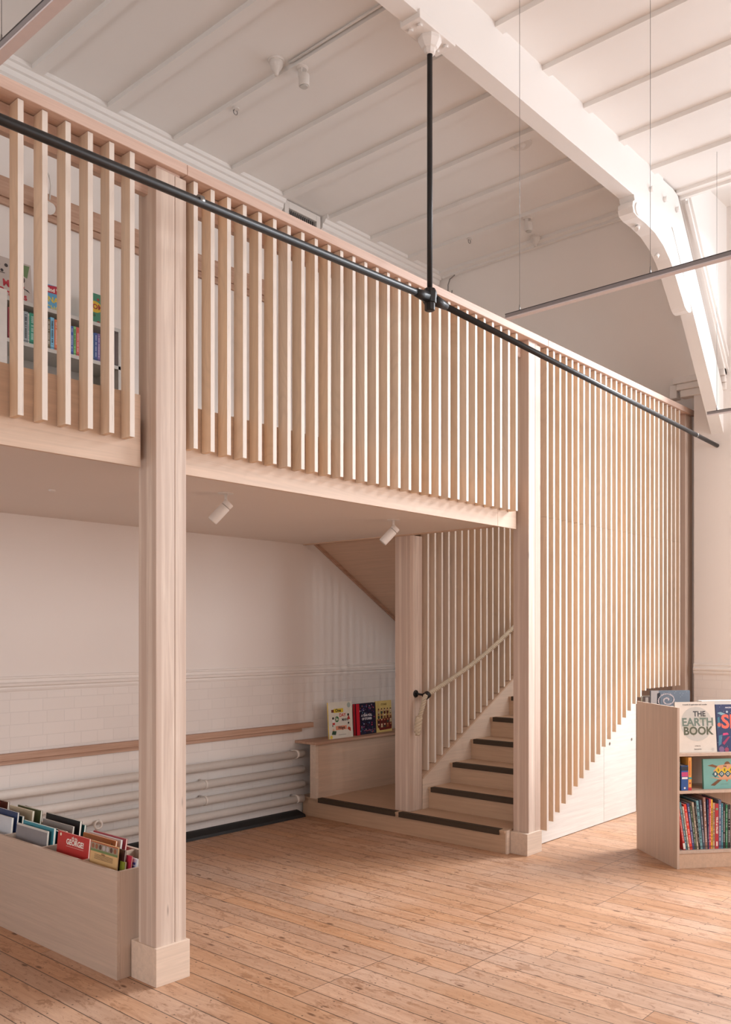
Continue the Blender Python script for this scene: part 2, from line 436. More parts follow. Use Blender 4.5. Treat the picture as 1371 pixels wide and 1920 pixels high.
# ceiling battens, both sides of the truss
rib_x = [1.20, 1.765, 2.33, 2.896, 3.463, 4.030, 4.597, 5.160, 5.726, 6.287, 6.850]
n = 1
for x in rib_x:
    bm = BM(); box(bm, x, x+.085, YT1, YB-.10, ZC-.034, ZC)
    struct('trim_%d' % n, bm, M['ceiling'], 'white ceiling batten'); n += 1
    bm = BM(); box(bm, x, x+.085, Y_N, YT0, ZC-.034, ZC)
    struct('trim_%d' % n, bm, M['ceiling'], 'white ceiling batten'); n += 1
# edge battens at the end of the flat ceiling
for (y0, y1) in ((YT1, YB-.1), (-2.0, YT0)):
    bm = BM(); box(bm, XS-.085, XS, y0, y1, ZC-.03, ZC); box(bm, XS-.02, XS+.012, y0, y1, ZC-.055, ZC-.03)
    struct('trim_%d' % n, bm, M['ceiling'], 'white edge batten at the end of the flat ceiling'); n += 1
# cornice along the back wall, vent gap
bm = BM()
prof = [(YB, ZC), (YB-.115, ZC), (YB-.115, ZC-.03), (YB-.095, ZC-.035), (YB-.08, ZC-.06), (YB-.06, ZC-.065), (YB-.055, ZC-.10), (YB-.035, ZC-.11), (YB-.03, ZC-.13), (YB, ZC-.135)]
prism(bm, prof, X_L, 5.22, 'X'); prism(bm, prof, 5.70, XS, 'X')
struct('trim_%d' % n, bm, M['ceiling'], 'moulded cornice along the back wall'); n += 1
# moulding on the slope beside the truss
bm = BM()
for dz, w, h in ((0.02, .05, .03), (0.10, .035, .03), (0.16, .05, .05)):
    z0 = lambda x: 4.726 - 1.27*(x-7.994) + dz - 0.08
    prism(bm, [(7.50, z0(7.50)), (XW, z0(XW)), (XW, z0(XW)+h), (7.50, z0(7.50)+h)], YT0-w, YT0-.02, 'Y')
struct('trim_%d' % n, bm, M['ceiling'], 'raking moulding along the sloped ceiling'); n += 1
# dado moulding, back wall and right wall
dp = [(0, 1.222), (.012, 1.222), (.016, 1.236), (.012, 1.248), (.024, 1.256), (.026, 1.272), (.012, 1.280), (.012, 1.300), (.018, 1.305), (.016, 1.316), (0, 1.318)]
bm = BM(); prism(bm, [(YB-a, z) for a, z in dp], X_L, XW+.28, 'X')
struct('trim_%d' % n, bm, M['plaster'], 'dado moulding on the back wall'); n += 1
bm = BM(); prism(bm, [(XW-a, z-.04 if False else z-.0) for a, z in dp], Y_N, 3.31, 'Y')
struct('trim_%d' % n, bm, M['plaster'], 'dado moulding on the right wall'); n += 1
# black bitumen skirting at the foot of the back wall
bm = BM(); prism(bm, [(YB, 0), (YB-.115, 0), (YB-.105, .022), (YB-.03, .045), (YB, .05)], X_L, 5.43, 'X')
struct('baseboard_back', bm, M['black'], 'black skirting strip')
# tall window in the right wall (just outside the frame)
w = obj('window_1', B1(XW+.02, XW+.08, WY0, WY1, WZ0, WZ0+.06), M['white']); w['kind'] = 'structure'; w['label'] = 'tall white framed window in the right wall'
bm = BM()
box(bm, XW+.02, XW+.08, WY0, WY1, WZ1-.06, WZ1)
for y in (WY0, WY0+1.24, WY0+2.48, WY1-.06): box(bm, XW+.02, XW+.08, y, y+.06, WZ0, WZ1)
obj('window_frame', bm, M['white'], w)

# ------------------------------------------------------------------ roof truss
tr = thing('roof_truss', (4.0, 3.088, 5.2), 'white painted roof truss beam with raking rafter and curved bracket', 'beam')
bm = BM(); box(bm, X_L, 7.0995, YT0, YT1, 5.03, ZC); obj('collar_beam', bm, M['ceiling'], tr)
bm = BM(); prism(bm, [(7.10, 5.03), (7.29, 5.03), (7.738, 4.431), (8.47, 3.50), (8.47, 3.90), (7.40, 5.34), (7.30, 5.36), (7.10, 5.36)], YT0+.001, YT1-.001, 'Y')
obj('rafter', bm, M['ceiling'], tr)
# curved bracket
outer = [(6.535, 5.03), (6.55, 4.99), (6.52, 4.97), (6.512, 4.93), (6.53, 4.89), (6.60, 4.876), (6.746, 4.877), (6.925, 4.862), (7.094, 4.812), (7.215, 4.744), (7.32, 4.66), (7.394, 4.58), (7.484, 4.491), (7.538, 4.433), (7.58, 4.41), (7.626, 4.405), (7.665, 4.415), (7.682, 4.435)]
inner = [(7.64, 4.51), (7.58, 4.60), (7.431, 4.783), (7.286, 4.985), (7.24, 5.03)]
bm = BM(); prism(bm, outer + inner, YT0-.004, YT1+.004, 'Y')
obj('curved_bracket', bm, M['ceiling'], tr)
for (x, z) in ((6.835, 5.18), (7.11, 5.20), (7.362, 5.205)):
    bm = BM(); cyl(bm, (x, YT0-.03, z), (x, YT0, z), .022, seg=6); obj('bolt', bm, M['ceiling'], tr)
for (x, z) in ((6.66, 4.84), (7.03, 4.73)):
    bm = BM(); cyl(bm, (x+.06, 3.09, z), (x+.09, 3.09, z+.03), .02, seg=6); obj('bolt', bm, M['ceiling'], tr)
bm = BM(); cyl(bm, (6.60, YT0-.014, 4.935), (6.60, YT0-.004, 4.935), .048, seg=24); obj('scroll_disc', bm, M['ceiling'], tr, .003)
for x in (3.88, 4.12):
    for y in (3.055, 3.12):
        bm = BM(); cyl(bm, (x, y, 4.985), (x, y, 5.0), .016, seg=6); obj('bolt', bm, M['ceiling'], tr)
bm = BM(); box(bm, 3.83, 4.165, YT0-.014, YT1+.014, 5.0, 5.05); obj('fixing_plate', bm, M['ceiling'], tr, .004)
bm = BM(); lathe(bm, [(.02, -.09), (.03, -.085), (.034, -.06), (.046, -.055), (.068, -.02), (.068, 0)], (4.013, 3.088, 5.0), 8); obj('boss', bm, M['ceiling'], tr)

tie = thing('tie_rod', (4.013, 3.088, 3.517), 'black iron tie rod hung from a vertical rod in front of the balustrade', 'rod')
bm = BM(); tube(bm, [(-1.5, 3.088, 3.34), (1.492, 3.088, 3.447), (4.0, 3.088, 3.520)], .0195, 14); obj('left_rod', bm, M['iron'], tie)
bm = BM(); tube(bm, [(4.0, 3.088, 3.520), (8.47, 3.088, 3.386)], .0185, 14); obj('right_rod', bm, M['iron'], tie)
bm = BM(); tube(bm, [(4.013, 3.088, 3.50), (4.013, 3.088, 4.915)], .0155, 14); obj('hanger_rod', bm, M['iron'], tie)
bm = BM(); lathe(bm, [(.02, -.075), (.03, -.07), (.03, -.03), (.038, -.028), (.042, .03), (.034, .05), (.024, .055)], (4.013, 3.088, 3.52), 8); tube(bm, [(3.88, 3.088, 3.517), (3.98, 3.088, 3.52)], [.022, .033], 8); tube(bm, [(4.045, 3.088, 3.52), (4.17, 3.088, 3.515)], [.034, .022], 8)
obj('joint', bm, M['iron'], tie)
bm = BM(); cyl(bm, (2.37, 3.088, 3.4805), (2.395, 3.088, 3.4815), .0215, seg=14); cyl(bm, (7.95, 3.088, 3.4015), (7.97, 3.088, 3.401), .0205, seg=14); obj('collar', bm, M['steel'], tie)

# pad stone on the right wall under the truss
bm = BM()
box(bm, 8.41, 8.75, 3.0, 3.50, 4.03, 4.10); box(bm, 8.43, 8.75, 3.0, 3.47, 3.97, 4.03); box(bm, 8.45, 8.75, 3.0, 3.44, 3.90, 3.97)
box(bm, 8.44, 8.60, 3.47, 3.54, 3.90, 4.03)
struct('trim_%d' % n, bm, M['plaster'], 'moulded pad stone on the right wall', bevel=.008); n += 1

# ------------------------------------------------------------------ mezzanine
mz = tag(obj('mezzanine_deck', B1(-1.2, 5.50, 3.53, YB, 2.40, ZM), M['soffit']), 'mezzanine deck with plain plastered underside above the reading alcove', 'mezzanine', kind='structure')
fa = thing('fascia', (4.0, 3.45, 2.36), 'pale birch plywood fascia board running below the slatted balustrade', 'fascia')
bm = BM(); box(bm, -1.2, 2.322, 3.445, 3.462, 2.36, 2.69); obj('board', bm, M['ply'], fa, .0015)
bm = BM(); box(bm, 2.50, 5.26, 3.445, 3.462, 2.36, 2.69); obj('board', bm, M['ply'], fa, .0015)
bm = BM(); box(bm, 5.262, 5.50, 3.445, 3.462, 2.36, 2.69); obj('board', bm, M['ply'], fa, .0015)
bm = BM(); box(bm, -1.2, 2.326, 3.4625, 3.5295, 2.40, ZM); box(bm, 2.54, 5.50, 3.4625, 3.5295, 2.40, ZM); obj('edge_beam', bm, M['ply'], fa)
bm = BM(); box(bm, 5.50, 5.535, 3.53, YB-.01, 2.392, ZM); tag(obj('trimmer_board', bm, M['ply_y']), 'plywood trimmer board along the stairwell edge of the deck', 'board')

SLD = 0.070
def screen(name, label, xs, zb, zt, y=YF, mat='slat', depth=SLD, th=0.024, joint=None, face=1, group=None):
    t = thing(name, (xs[0], y, zb(xs[0])), label, 'screen', group)
    cache = {}
    for x in xs:
        key = round(zb(x), 3)
        h = zt - zb(x)
        if key not in cache:
            bm = BM()
            if joint and zb(x) < joint - .1:
                box(bm, -th, 0, 0, depth, 0, joint - zb(x) - .0015); box(bm, -th+.0006, 0, 0.0008, depth, joint-zb(x), h)
            else: box(bm, -th, 0, 0, depth, 0, h)
            bmesh.ops.recalc_face_normals(bm, faces=bm.faces)
            me = bpy.data.meshes.new('slat'); bm.to_mesh(me); bm.free(); me.materials.append(M[mat]); cache[key] = me
        o = bpy.data.objects.new('slat', cache[key]); COL.objects.link(o); o.parent = t
        o.location = Vector((x, y, zb(x))) - Vector(t.location)
        md = None
    return t
ZT = 3.732
g = 'slatted balustrade and screen bays of the mezzanine front'
b1 = screen('slatted_balustrade', 'short slatted plywood balustrade bay left of the front post', [1.726 + .1032*k for k in range(-15, 6)], lambda x: 2.473, ZT)
b2 = screen('slatted_balustrade', 'long slatted plywood balustrade bay between the two front posts', [2.589 + .1005*k for k in range(29)], lambda x: 2.475, ZT)
def zb3(x): return min(0.119 + (x-5.803)*0.5655, 1.108)
def zb3b(x):
    z = 0.119 + (x-5.803)*0.566
    return z if z < 1.10 else 1.112
b3 = screen('slatted_screen', 'tall slatted plywood screen with stepped lower ends beside the stair', [5.833 + .09446*k for k in range(27)], zb3b, ZT, joint=2.475, th=.025)
for t, (x0, x1) in ((b1, (-.6, 2.36)), (b2, (2.53, 5.56)), (b3, (5.735, 8.43))):
    bm = BM(); box(bm, x0, x1, YF+SLD, YF+SLD+.035, 3.615, ZT); obj('top_beam', bm, M['rail'], t, .002)
# stringer board behind the tall screen
bm = BM(); prism(bm, [(5.73, .17), (7.60, 1.22), (8.43, 1.22), (8.43, 1.50), (7.55, 1.50), (5.73, .45)], YF+SLD, YF+SLD+.03, 'Y'); obj('stringer', bm, M['ply_pale'], b3)
hr = thing('handrail', (4.0, 3.46, ZT), 'whitewashed timber capping rail along the top of the slatted balustrade', 'handrail')
bm = BM(); box(bm, -1.2, 2.515, 3.355, 3.545, 3.735, 3.785); obj('board', bm, M['rail'], hr, .003)
bm = BM(); box(bm, 2.517, 5.80, 3.355, 3.545, 3.735, 3.785); obj('board', bm, M['rail'], hr, .003)
bm = BM(); box(bm, 5.802, 8.62, 3.355, 3.545, 3.735, 3.785); obj('board', bm, M['rail'], hr, .003)

# ------------------------------------------------------------------ posts
def post(label, x0, x1, y0, y1, z0, z1, plinth=None, split=.6, cap=False):
    t = thing('timber_post', ((x0+x1)/2, (y0+y1)/2, 0 if plinth else z0), label, 'post')
    xs = x0 + (x1-x0)*split
    bm = BM(); box(bm, x0, xs-.0012, y0, y1, z0, z1); obj('lamination', bm, M['post'], t, .003)
    bm = BM(); box(bm, xs+.0012, x1, y0+.0012, y1, z0, z1-.001); obj('lamination', bm, M['post'], t, .003)
    if plinth:
        a, b_, c, d, h = plinth
        bm = BM(); box(bm, a, b_, c, d, 0, h); obj('plinth', bm, M['ply_pale'], t, .0015)
    if cap:
        bm = BM(); box(bm, x0+.01, x1-.03, y0+.01, y1-.01, z1, 3.735); obj('packer', bm, M['rail'], t)
    return t
post('thick whitewashed timber post with square plinth, nearest the camera', 2.358, 2.527, 3.378, 3.515, .10, 3.722, (2.350, 2.537, 3.364, 3.562, .175), .62, True)
post('whitewashed timber post with square plinth at the foot of the stair', 5.560, 5.728, 3.378, 3.508, .10, 3.722, (5.520, 5.722, 3.364, 3.518, .158), .55, True)
post('pinkish timber post at the far end of the slatted screen against the right wall', 8.43, 8.60, 3.378, 3.515, 0, 3.722, None, .5, True)
post('knotty timber post at the inner side of the stair carrying the rope bracket', 5.535, 5.695, 4.460, 4.615, RISE, 2.398, None, .42)

# ------------------------------------------------------------------ stair
X0 = 5.462
st = thing('staircase', (X0, 4.0, 0), 'birch plywood staircase with dark anti-slip nosings rising behind the slatted screen', 'staircase')
# low platform = first step across the whole width
bm = BM(); box(bm, X0+.015, X0+.032, 3.520, YB-.03, 0, RISE-.018); obj('riser', bm, M['step'], st)
bm = BM(); box(bm, X0+.012, X0+.05, 3.508, 3.5199, 0, RISE); obj('end_panel', bm, M['ply_pale'], st)
bm = BM(); box(bm, X0, X0+.36, 3.52, 4.538, RISE-.018, RISE); tr1 = obj('tread', bm, M['step'], st, .0015)
bm = BM(); box(bm, X0, 7.0, 4.539, YB-.001, RISE-.018, RISE); box(bm, X0+.361, 7.0, 4.46, 4.539, RISE-.018, RISE); tr0 = obj('platform', bm, M['step'], st)
def nosing(x, z, ya, yb, tread):
    bm = BM(); box(bm, x-.004, x+.050, ya, yb, z-.002, z+.003); box(bm, x-.005, x+.002, ya, yb, z-.036, z+.003)
    obj('nosing', bm, M['nosing'], tread)
nosing(X0, RISE, 4.555, 5.425, tr0); nosing(X0, RISE, 3.565, 4.515, tr1)
NS = 8
for k in range(1, NS):
    x = X0 + GO*k; z = RISE*(k+1)
    bm = BM(); box(bm, x+.012, x+.030, 3.48, 4.458, z-RISE, z-.018); obj('riser', bm, M['step'], st)
    xe = x+GO+.03 if k < NS-1 else XW+.1
    ye = 4.458 if k < NS-1 else YB-.001
    bm = BM(); box(bm, x, xe, 3.48, ye, z-.018, z); tk = obj('tread', bm, M['step'], st, .0015)
    nosing(x, z, 3.53, 4.425, tk)
# inner stringer
bm = BM(); prism(bm, [(5.70, RISE), (5.70, .418), (7.60, 1.475), (7.60, 1.0), (6.2, RISE)], 4.458, 4.485, 'Y'); obj('stringer', bm, M['ply_pale'], st)
bm = BM(); prism(bm, [(5.70, .418), (5.70, .432), (7.60, 1.489), (7.60, 1.475)], 4.452, 4.54, 'Y'); obj('stringer_capping', bm, M['ply_y'], st)
ins = screen('slatted_screen', 'inner slatted screen behind the rope handrail of the stair', [5.795 + .0955*k for k in range(20)], lambda x: .425+(x-5.70)*.5563, 3.70, y=4.466, th=.022)
bm = BM(); box(bm, 5.70, 7.65, 4.536, 4.56, 3.60, 3.70); obj('top_beam', bm, M['rail'], ins)

# upper flight: sloped plywood underside rising back towards the mezzanine
up = thing('upper_stair_flight', (6.6, 5.1, 1.36), 'upper stair flight with sloping plywood underside above the alcove bench', 'staircase')
def zs(x): return 2.407 - .5895*(x-5.687)
bm = BM(); prism(bm, [(5.536, zs(5.536)), (7.60, zs(7.60)), (7.60, zs(7.60)+.02), (5.536, zs(5.536)+.02)], 4.56, YB-.03, 'Y'); obj('underside', bm, M['ply_y'], up)
bm = BM(); prism(bm, [(5.536, zs(5.536)-.03), (7.60, zs(7.60)-.03), (7.60, zs(7.60)+.30), (5.536, zs(5.536)+.30)], YB-.03, YB-.003, 'Y'); obj('wall_string', bm, M['pine'], up)
bm = BM()
for k in range(7):
    x = 7.60 - .29*(k+1); z = 1.364 + .165*(k+1)
    box(bm, x, x+.30, 4.57, YB-.035, z-.02, z); box(bm, x+.28, x+.298, 4.57, YB-.035, z-.165, z-.02)
obj('treads', bm, M['step'], up)

# understair panels
pn = thing('understair_cupboard', (6.9, 3.5, 0), 'birch plywood cupboard front under the stair, tinted near white as if overexposed, with two round finger holes', 'cupboard')
bm = BM(); prism(bm, [(5.722, .005), (6.936, .005), (6.936, .80), (5.722, .13)], 3.480, 3.498, 'Y'); obj('panel', bm, M['ply_white'], pn)
def disc_plate(bm, pts, holes, y0, y1): pass
# door with real finger holes
bm = BM(); prism(bm, [(6.940, .005), (7.56, .005), (7.56, 1.15), (6.940, .805)], 3.480, 3.498, 'Y')
door = obj('door', bm, M['ply_white'], pn)
bmc = BM()
for hx in (7.047, 7.473): cyl(bmc, (hx, 3.40, .658), (hx, 3.60, .658), .017, seg=24)
bmesh.ops.recalc_face_normals(bmc, faces=bmc.faces)
cme = bpy.data.meshes.new('hole_cutter'); bmc.to_mesh(cme); bmc.free()
cut = bpy.data.objects.new('hole_cutter', cme); COL.objects.link(cut)
cut.location = (0, 0, 0)
md = door.modifiers.new('holes', 'BOOLEAN'); md.object = cut; md.operation = 'DIFFERENCE'; md.solver = 'EXACT'
bpy.context.view_layer.update()
dg = bpy.context.evaluated_depsgraph_get()
nme = bpy.data.meshes.new_from_object(door.evaluated_get(dg)); door.modifiers.clear(); door.data = nme
bpy.data.objects.remove(cut)
bm = BM(); box(bm, 7.56, 7.60, 3.50, 4.45, 0, 1.34); box(bm, 7.60, XW+.10, 3.50, YB-.03, 1.325, 1.345)
obj('landing_panel', bm, M['ply_case'], pn)
bm = BM(); box(bm, 7.60, XW+.10, 4.45, 4.47, 0, 1.325); obj('inner_panel', bm, M['ply_case'], pn)

# bench with ledge in the alcove
bn = thing('alcove_bench', (6.2, 5.5, RISE), 'low plywood back panel with a book ledge along the alcove wall', 'bench')
bm = BM(); box(bm, 5.470, 7.0, 5.43, 5.448, RISE, .640); obj('back_panel', bm, M['ply'], bn)
bm = BM(); box(bm, 5.437, 5.4699, 5.43, 5.50, RISE, .640); obj('end_panel', bm, M['ply_pale'], bn, .001)
bm = BM(); box(bm, 5.405, 7.0, 5.395, YB-.002, .640, .662); obj('ledge', bm, M['pine'], bn, .002)

# ------------------------------------------------------------------ rope handrail
def rope_path():
    pts = []
    for i in range(61):
        u = i/60; x = 5.655 + (7.55-5.655)*u
        z = 1.105 + (2.02-1.105)*u - .085*math.sin(PI*u)*1.0
        pts.append(Vector((x, 4.385, z)))
    return pts
def strands(bm, pts, R, r, pitch, seg=7):
    # resample finely
    L = [0]
    for a, b_ in zip(pts, pts[1:]): L.append(L[-1] + (b_-a).length)
    N = max(8, int(L[-1]/(pitch/10)))
    fine = []
    j = 0
    for i in range(N+1):
        s = L[-1]*i/N
        while j < len(L)-2 and L[j+1] < s: j += 1
        f = (s-L[j])/max(1e-9, L[j+1]-L[j]); fine.append(pts[j].lerp(pts[j+1], f))
    for k in range(3):
        P = []; prev = None
        for i, p in enumerate(fine):
            d = (fine[min(i+1, N)] - fine[max(i-1, 0)]).normalized()
            u = d.orthogonal().normalized() if prev is None else (prev - d*prev.dot(d)).normalized()
            prev = u; w = d.cross(u); a = 2*PI*(L[-1]*i/N/pitch + k/3)
            P.append(p + (u*math.cos(a) + w*math.sin(a))*R)
        tube(bm, P, r, seg)
rp = thing('rope_handrail', (5.64, 4.385, 1.105), 'thick twisted rope handrail threaded through a black ring bracket, end knotted', 'rope')
bm = BM(); strands(bm, rope_path(), .0118, .0088, .066); obj('rope', bm, M['rope'], rp)
tail = [Vector(p) for p in ((5.655, 4.385, 1.105), (5.622, 4.372, 1.100), (5.600, 4.366, 1.075), (5.588, 4.372, 1.02), (5.575, 4.385, .955), (5.565, 4.392, .92))]
bm = BM(); strands(bm, tail, .0118, .0088, .066)
he = obj('hanging_end', bm, M['rope'], rp)
bm = BM()
strands(bm, [Vector((5.566, 4.392, .935)), Vector((5.560, 4.394, .88)), Vector((5.553, 4.395, .82))], .0165, .0145, .085, 9)
strands(bm, [Vector((5.556, 4.394, .845)), Vector((5.552, 4.394, .795))], .012, .0125, .07)
obj('knot', bm, M['rope'], he)
bk = thing('rope_bracket', (5.633, 4.46, 1.11), 'black round wall bracket and ring holding the rope on the inner post', 'bracket')
bm = BM(); cyl(bm, (5.607, 4.460, 1.118), (5.607, 4.452, 1.118), .030, seg=28); obj('back_plate', bm, M['iron'], bk, .002)
bm = BM(); cyl(bm, (5.607, 4.452, 1.118), (5.650, 4.412, 1.108), .009, seg=12); obj('arm', bm, M['iron'], bk)
bm = BM()
ax = Vector((.93, 0, .36)).normalized(); u = Vector((0, 1, 0)); w_ = ax.cross(u); c0 = Vector((5.655, 4.385, 1.105)); R = []
for s_, rr in ((-.02, .0235), (.02, .0235), (.02, .030), (-.02, .030)):
    R.append([bm.verts.new(c0 + ax*s_ + (u*math.cos(2*PI*k/24) + w_*math.sin(2*PI*k/24))*rr) for k in range(24)])
for i in range(4):
    a, b_ = R[i], R[(i+1) % 4]
    for k in range(24): bm.faces.new([a[k], a[(k+1) % 24], b_[(k+1) % 24], b_[k]])
obj('ring', bm, M['iron'], bk)

# ------------------------------------------------------------------ radiator pipes and wall rails
zp = [.552, .414, .286, .160]
lab = ['topmost', 'second from the top', 'third from the top', 'lowest']
for i, z in enumerate(zp):
    t = thing('heating_pipe', (4.5, 5.585, z), 'white heating pipe along the alcove wall, %s of the four' % lab[i], 'pipe', 'heating pipes on the alcove wall')
    bm = BM(); cyl(bm, (-1.2, 5.585, z), (5.43, 5.585, z), .0335, seg=20); obj('pipe', bm, M['offwhite'], t)
    for x in ((5.34, 2.2) if i in (0, 3) else (4.345, 2.9)):
        bm = BM(); cyl(bm, (x, 5.585, z), (x+.022, 5.585, z), .0385, seg=20); cyl(bm, (x+.008, 5.585, z+.03), (x+.008, 5.652, z+.03), .008, seg=8); obj('pipe_clip', bm, M['offwhite'], t)
t = thing('pipe_valve', (3.38, 5.54, .20), 'small white ring valve on the lowest pipe behind the book crate', 'valve')
bm = BM(); cyl(bm, (3.38, 5.565, .19), (3.38, 5.54, .25), .012, seg=10); obj('stem', bm, M['offwhite'], t)
bm = BM(); tube(bm, [(3.38+.028*math.sin(a), 5.53, .262+.028*math.cos(a)) for a in [2*PI*k/16 for k in range(17)]], .008, 8); obj('ring', bm, M['offwhite'], t)

lr = thing('wall_rail', (4.5, 5.63, .78), 'low pine rail fixed to the alcove wall above the heating pipes', 'rail')
bm = BM(); box(bm, -1.2, 5.593, 5.612, 5.658, .768, .812); obj('top_board', bm, M['pine'], lr, .002)
bm = BM(); box(bm, -1.2, 5.47, 5.634, 5.659, .738, .768); obj('lower_board', bm, M['pine'], lr, .002)
ur = thing('wall_rail', (3.5, 5.63, 4.52), 'upper pine rail fixed to the wall above the mezzanine, seen between the slats', 'rail')
bm = BM(); box(bm, -1.2, 5.1, 5.62, 5.658, 4.47, 4.60); obj('top_board', bm, M['pine'], ur, .002)
bm = BM(); box(bm, -1.2, 5.1, 5.635, 5.659, 4.425, 4.47); obj('lower_board', bm, M['pine'], ur, .002)

# wall vent high on the back wall
vt = thing('wall_vent', (5.46, YB, 5.25), 'small louvred white vent above the mezzanine capping rail by the cornice', 'vent')
bm = BM(); box(bm, 5.24, 5.29, YB-.05, YB-.001, 5.05, ZC-.01); box(bm, 5.63, 5.68, YB-.05, YB-.001, 5.05, ZC-.01); box(bm, 5.29, 5.63, YB-.05, YB-.001, ZC-.07, ZC-.01); obj('frame', bm, M['white'], vt, .004)
bm = BM()
for i in range(13): box(bm, 5.305+.024*i, 5.317+.024*i, YB-.04, YB-.01, 5.08, ZC-.08)
obj('grille', bm, M['steel'], vt)
bm = BM(); box(bm, 5.29, 5.63, YB-.008, YB-.001, 5.05, ZC-.07); obj('backing', bm, M['darkslot'], vt)

# ------------------------------------------------------------------ ceiling fittings
def on_ceiling(kind, x, y, label):
    if kind == 'cone':
        t = thing('smoke_detector', (x, y, ZC), label, 'detector')
        bm = BM(); lathe(bm, [(.052, -.012), (.056, -.002), (.056, 0)], (x, y, ZC)); obj('base', bm, M['whitemetal'], t)
        bm = BM(); lathe(bm, [(.004, -.10), (.012, -.098), (.018, -.075), (.036, -.05), (.044, -.03), (.046, -.012)], (x, y, ZC)); obj('cap', bm, M['whitemetal'], t)
    elif kind == 'sensor':
        t = thing('beam_sensor', (x, y, ZC), label, 'sensor')
        bm = BM(); lathe(bm, [(.030, -.046), (.040, -.040), (.040, -.034)], (x, y, ZC)); obj('base', bm, M['whitemetal'], t)
        bm = BM(); box(bm, x-.022, x-.016, y-.016, y+.016, ZC-.10, ZC-.04); obj('arm', bm, M['whitemetal'], t)
        bm = BM(); cyl(bm, (x+.012, y-.004, ZC-.075), (x+.012, y-.004, ZC-.150), .036, seg=20); bd = obj('body', bm, M['whitemetal'], t, .003)
        bm = BM(); cyl(bm, (x+.012, y-.004, ZC-.150), (x+.012, y-.004, ZC-.158), .024, seg=20); obj('lens', bm, M['shelfwhite'], bd)
    elif kind == 'hook':
        t = thing('ceiling_hook', (x, y, ZC-.034), label, 'hook')
        bm = BM(); cyl(bm, (x, y, ZC-.034), (x, y, ZC-.042), .026, seg=16); obj('plate', bm, M['whitemetal'], t)
        bm = BM(); tube(bm, [(x+.018*math.sin(a), y, ZC-.062-.018*math.cos(a)) for a in [PI*k/8-2.6 for k in range(14)]], .003, 6); obj('hook', bm, M['steel'], t)
    elif kind == 'rose':
        t = thing('ceiling_rose', (x, y, ZC), label, 'ceiling rose')
        bm = BM(); lathe(bm, [(.05, -.016), (.085, -.014), (.095, -.004), (.095, 0)], (x, y, ZC), 32); obj('base', bm, M['whitemetal'], t)
        bm = BM(); lathe(bm, [(.02, -.045), (.03, -.04), (.046, -.022), (.05, -.016)], (x, y, ZC), 24); obj('boss', bm, M['whitemetal'], t)
on_ceiling('cone', 3.95, 4.31, 'white conical detector on the ceiling left of the small cylindrical sensor')
on_ceiling('sensor', 4.08, 4.20, 'white cylindrical sensor on the ceiling batten beside the nearer detector')
on_ceiling('hook', 4.075, 4.876, 'small hook on a ceiling batten above the nearest post')
on_ceiling('rose', 5.86, 3.64, 'round white ceiling rose just behind the truss beam')
on_ceiling('sensor', 6.90, 4.20, 'white cylindrical sensor on the last ceiling batten near the far end')
on_ceiling('cone', 7.33, 4.38, 'white conical detector at the far edge of the flat ceiling')
on_ceiling('hook', 6.89, 4.83, 'small hook on the last ceiling batten right of the hanging rod')
t = thing('cable_hook', (7.45, 5.50, ZC), 'dark hook and cable at the far corner of the ceiling above the rail', 'hook')
bm = BM(); tube(bm, [(7.44, 5.40, ZC-.06), (7.45, 5.47, ZC-.08), (7.46, 5.50, ZC-.13), (7.46, 5.50, ZC-.20), (7.46, 5.48, ZC-.235), (7.46, 5.45, ZC-.22), (7.46, 5.45, ZC-.20)], .006, 8); obj('hook', bm, M['steel'], t)
bm = BM(); tube(bm, [(4.01, 4.25, ZC-.012), (4.005, 3.15, ZC-.012)], .008, 8)
tag(obj('ceiling_conduit', bm, M['ceiling']), 'thin white conduit running beside a ceiling batten from the nearer detector to the truss', 'conduit')

# pendant linear lights
def linear(x, y_end, y_out, label, wires):
    zl = 3.325
    t = thing('linear_pendant_light', (x, y_end, zl), label, 'light')
    bm = BM(); box(bm, x-.018, x+.018, y_out, y_end, zl-.014, zl+.004); obj('housing', bm, M['alu'], t, .001)
    bm = BM(); box(bm, x-.0185, x+.0185, y_out, y_end+.0008, zl+.004, zl+.0075); obj('top_channel', bm, M['darkslot'], t)
    bm = BM(); box(bm, x-.017, x+.017, y_out, y_end, zl-.020, zl-.014); obj('diffuser', bm, M['diffuser'], t)
    for wy in wires:
        bm = BM(); cyl(bm, (x, wy, zl), (x, wy, ZC), .0013, seg=6, mat=0); cyl(bm, (x, wy, zl+.006), (x, wy, zl+.045), .005, .0025, seg=10); cyl(bm, (x, wy, ZC-.03), (x, wy, ZC), .006, seg=10); obj('suspension_wire', bm, M['steel'], t)
linear(4.09, 2.62, -1.2, 'long thin pendant light crossing in front of the truss bracket', (2.54, 1.81, -.5))
linear(6.93, 2.60, -1.2, 'farther thin pendant light at the right edge below the raking rafter', (2.53, 1.0, -.5))
linear(1.232, 2.62, -1.2, 'thin pendant light cut off by the upper left corner', (2.54, 1.0, -.5))

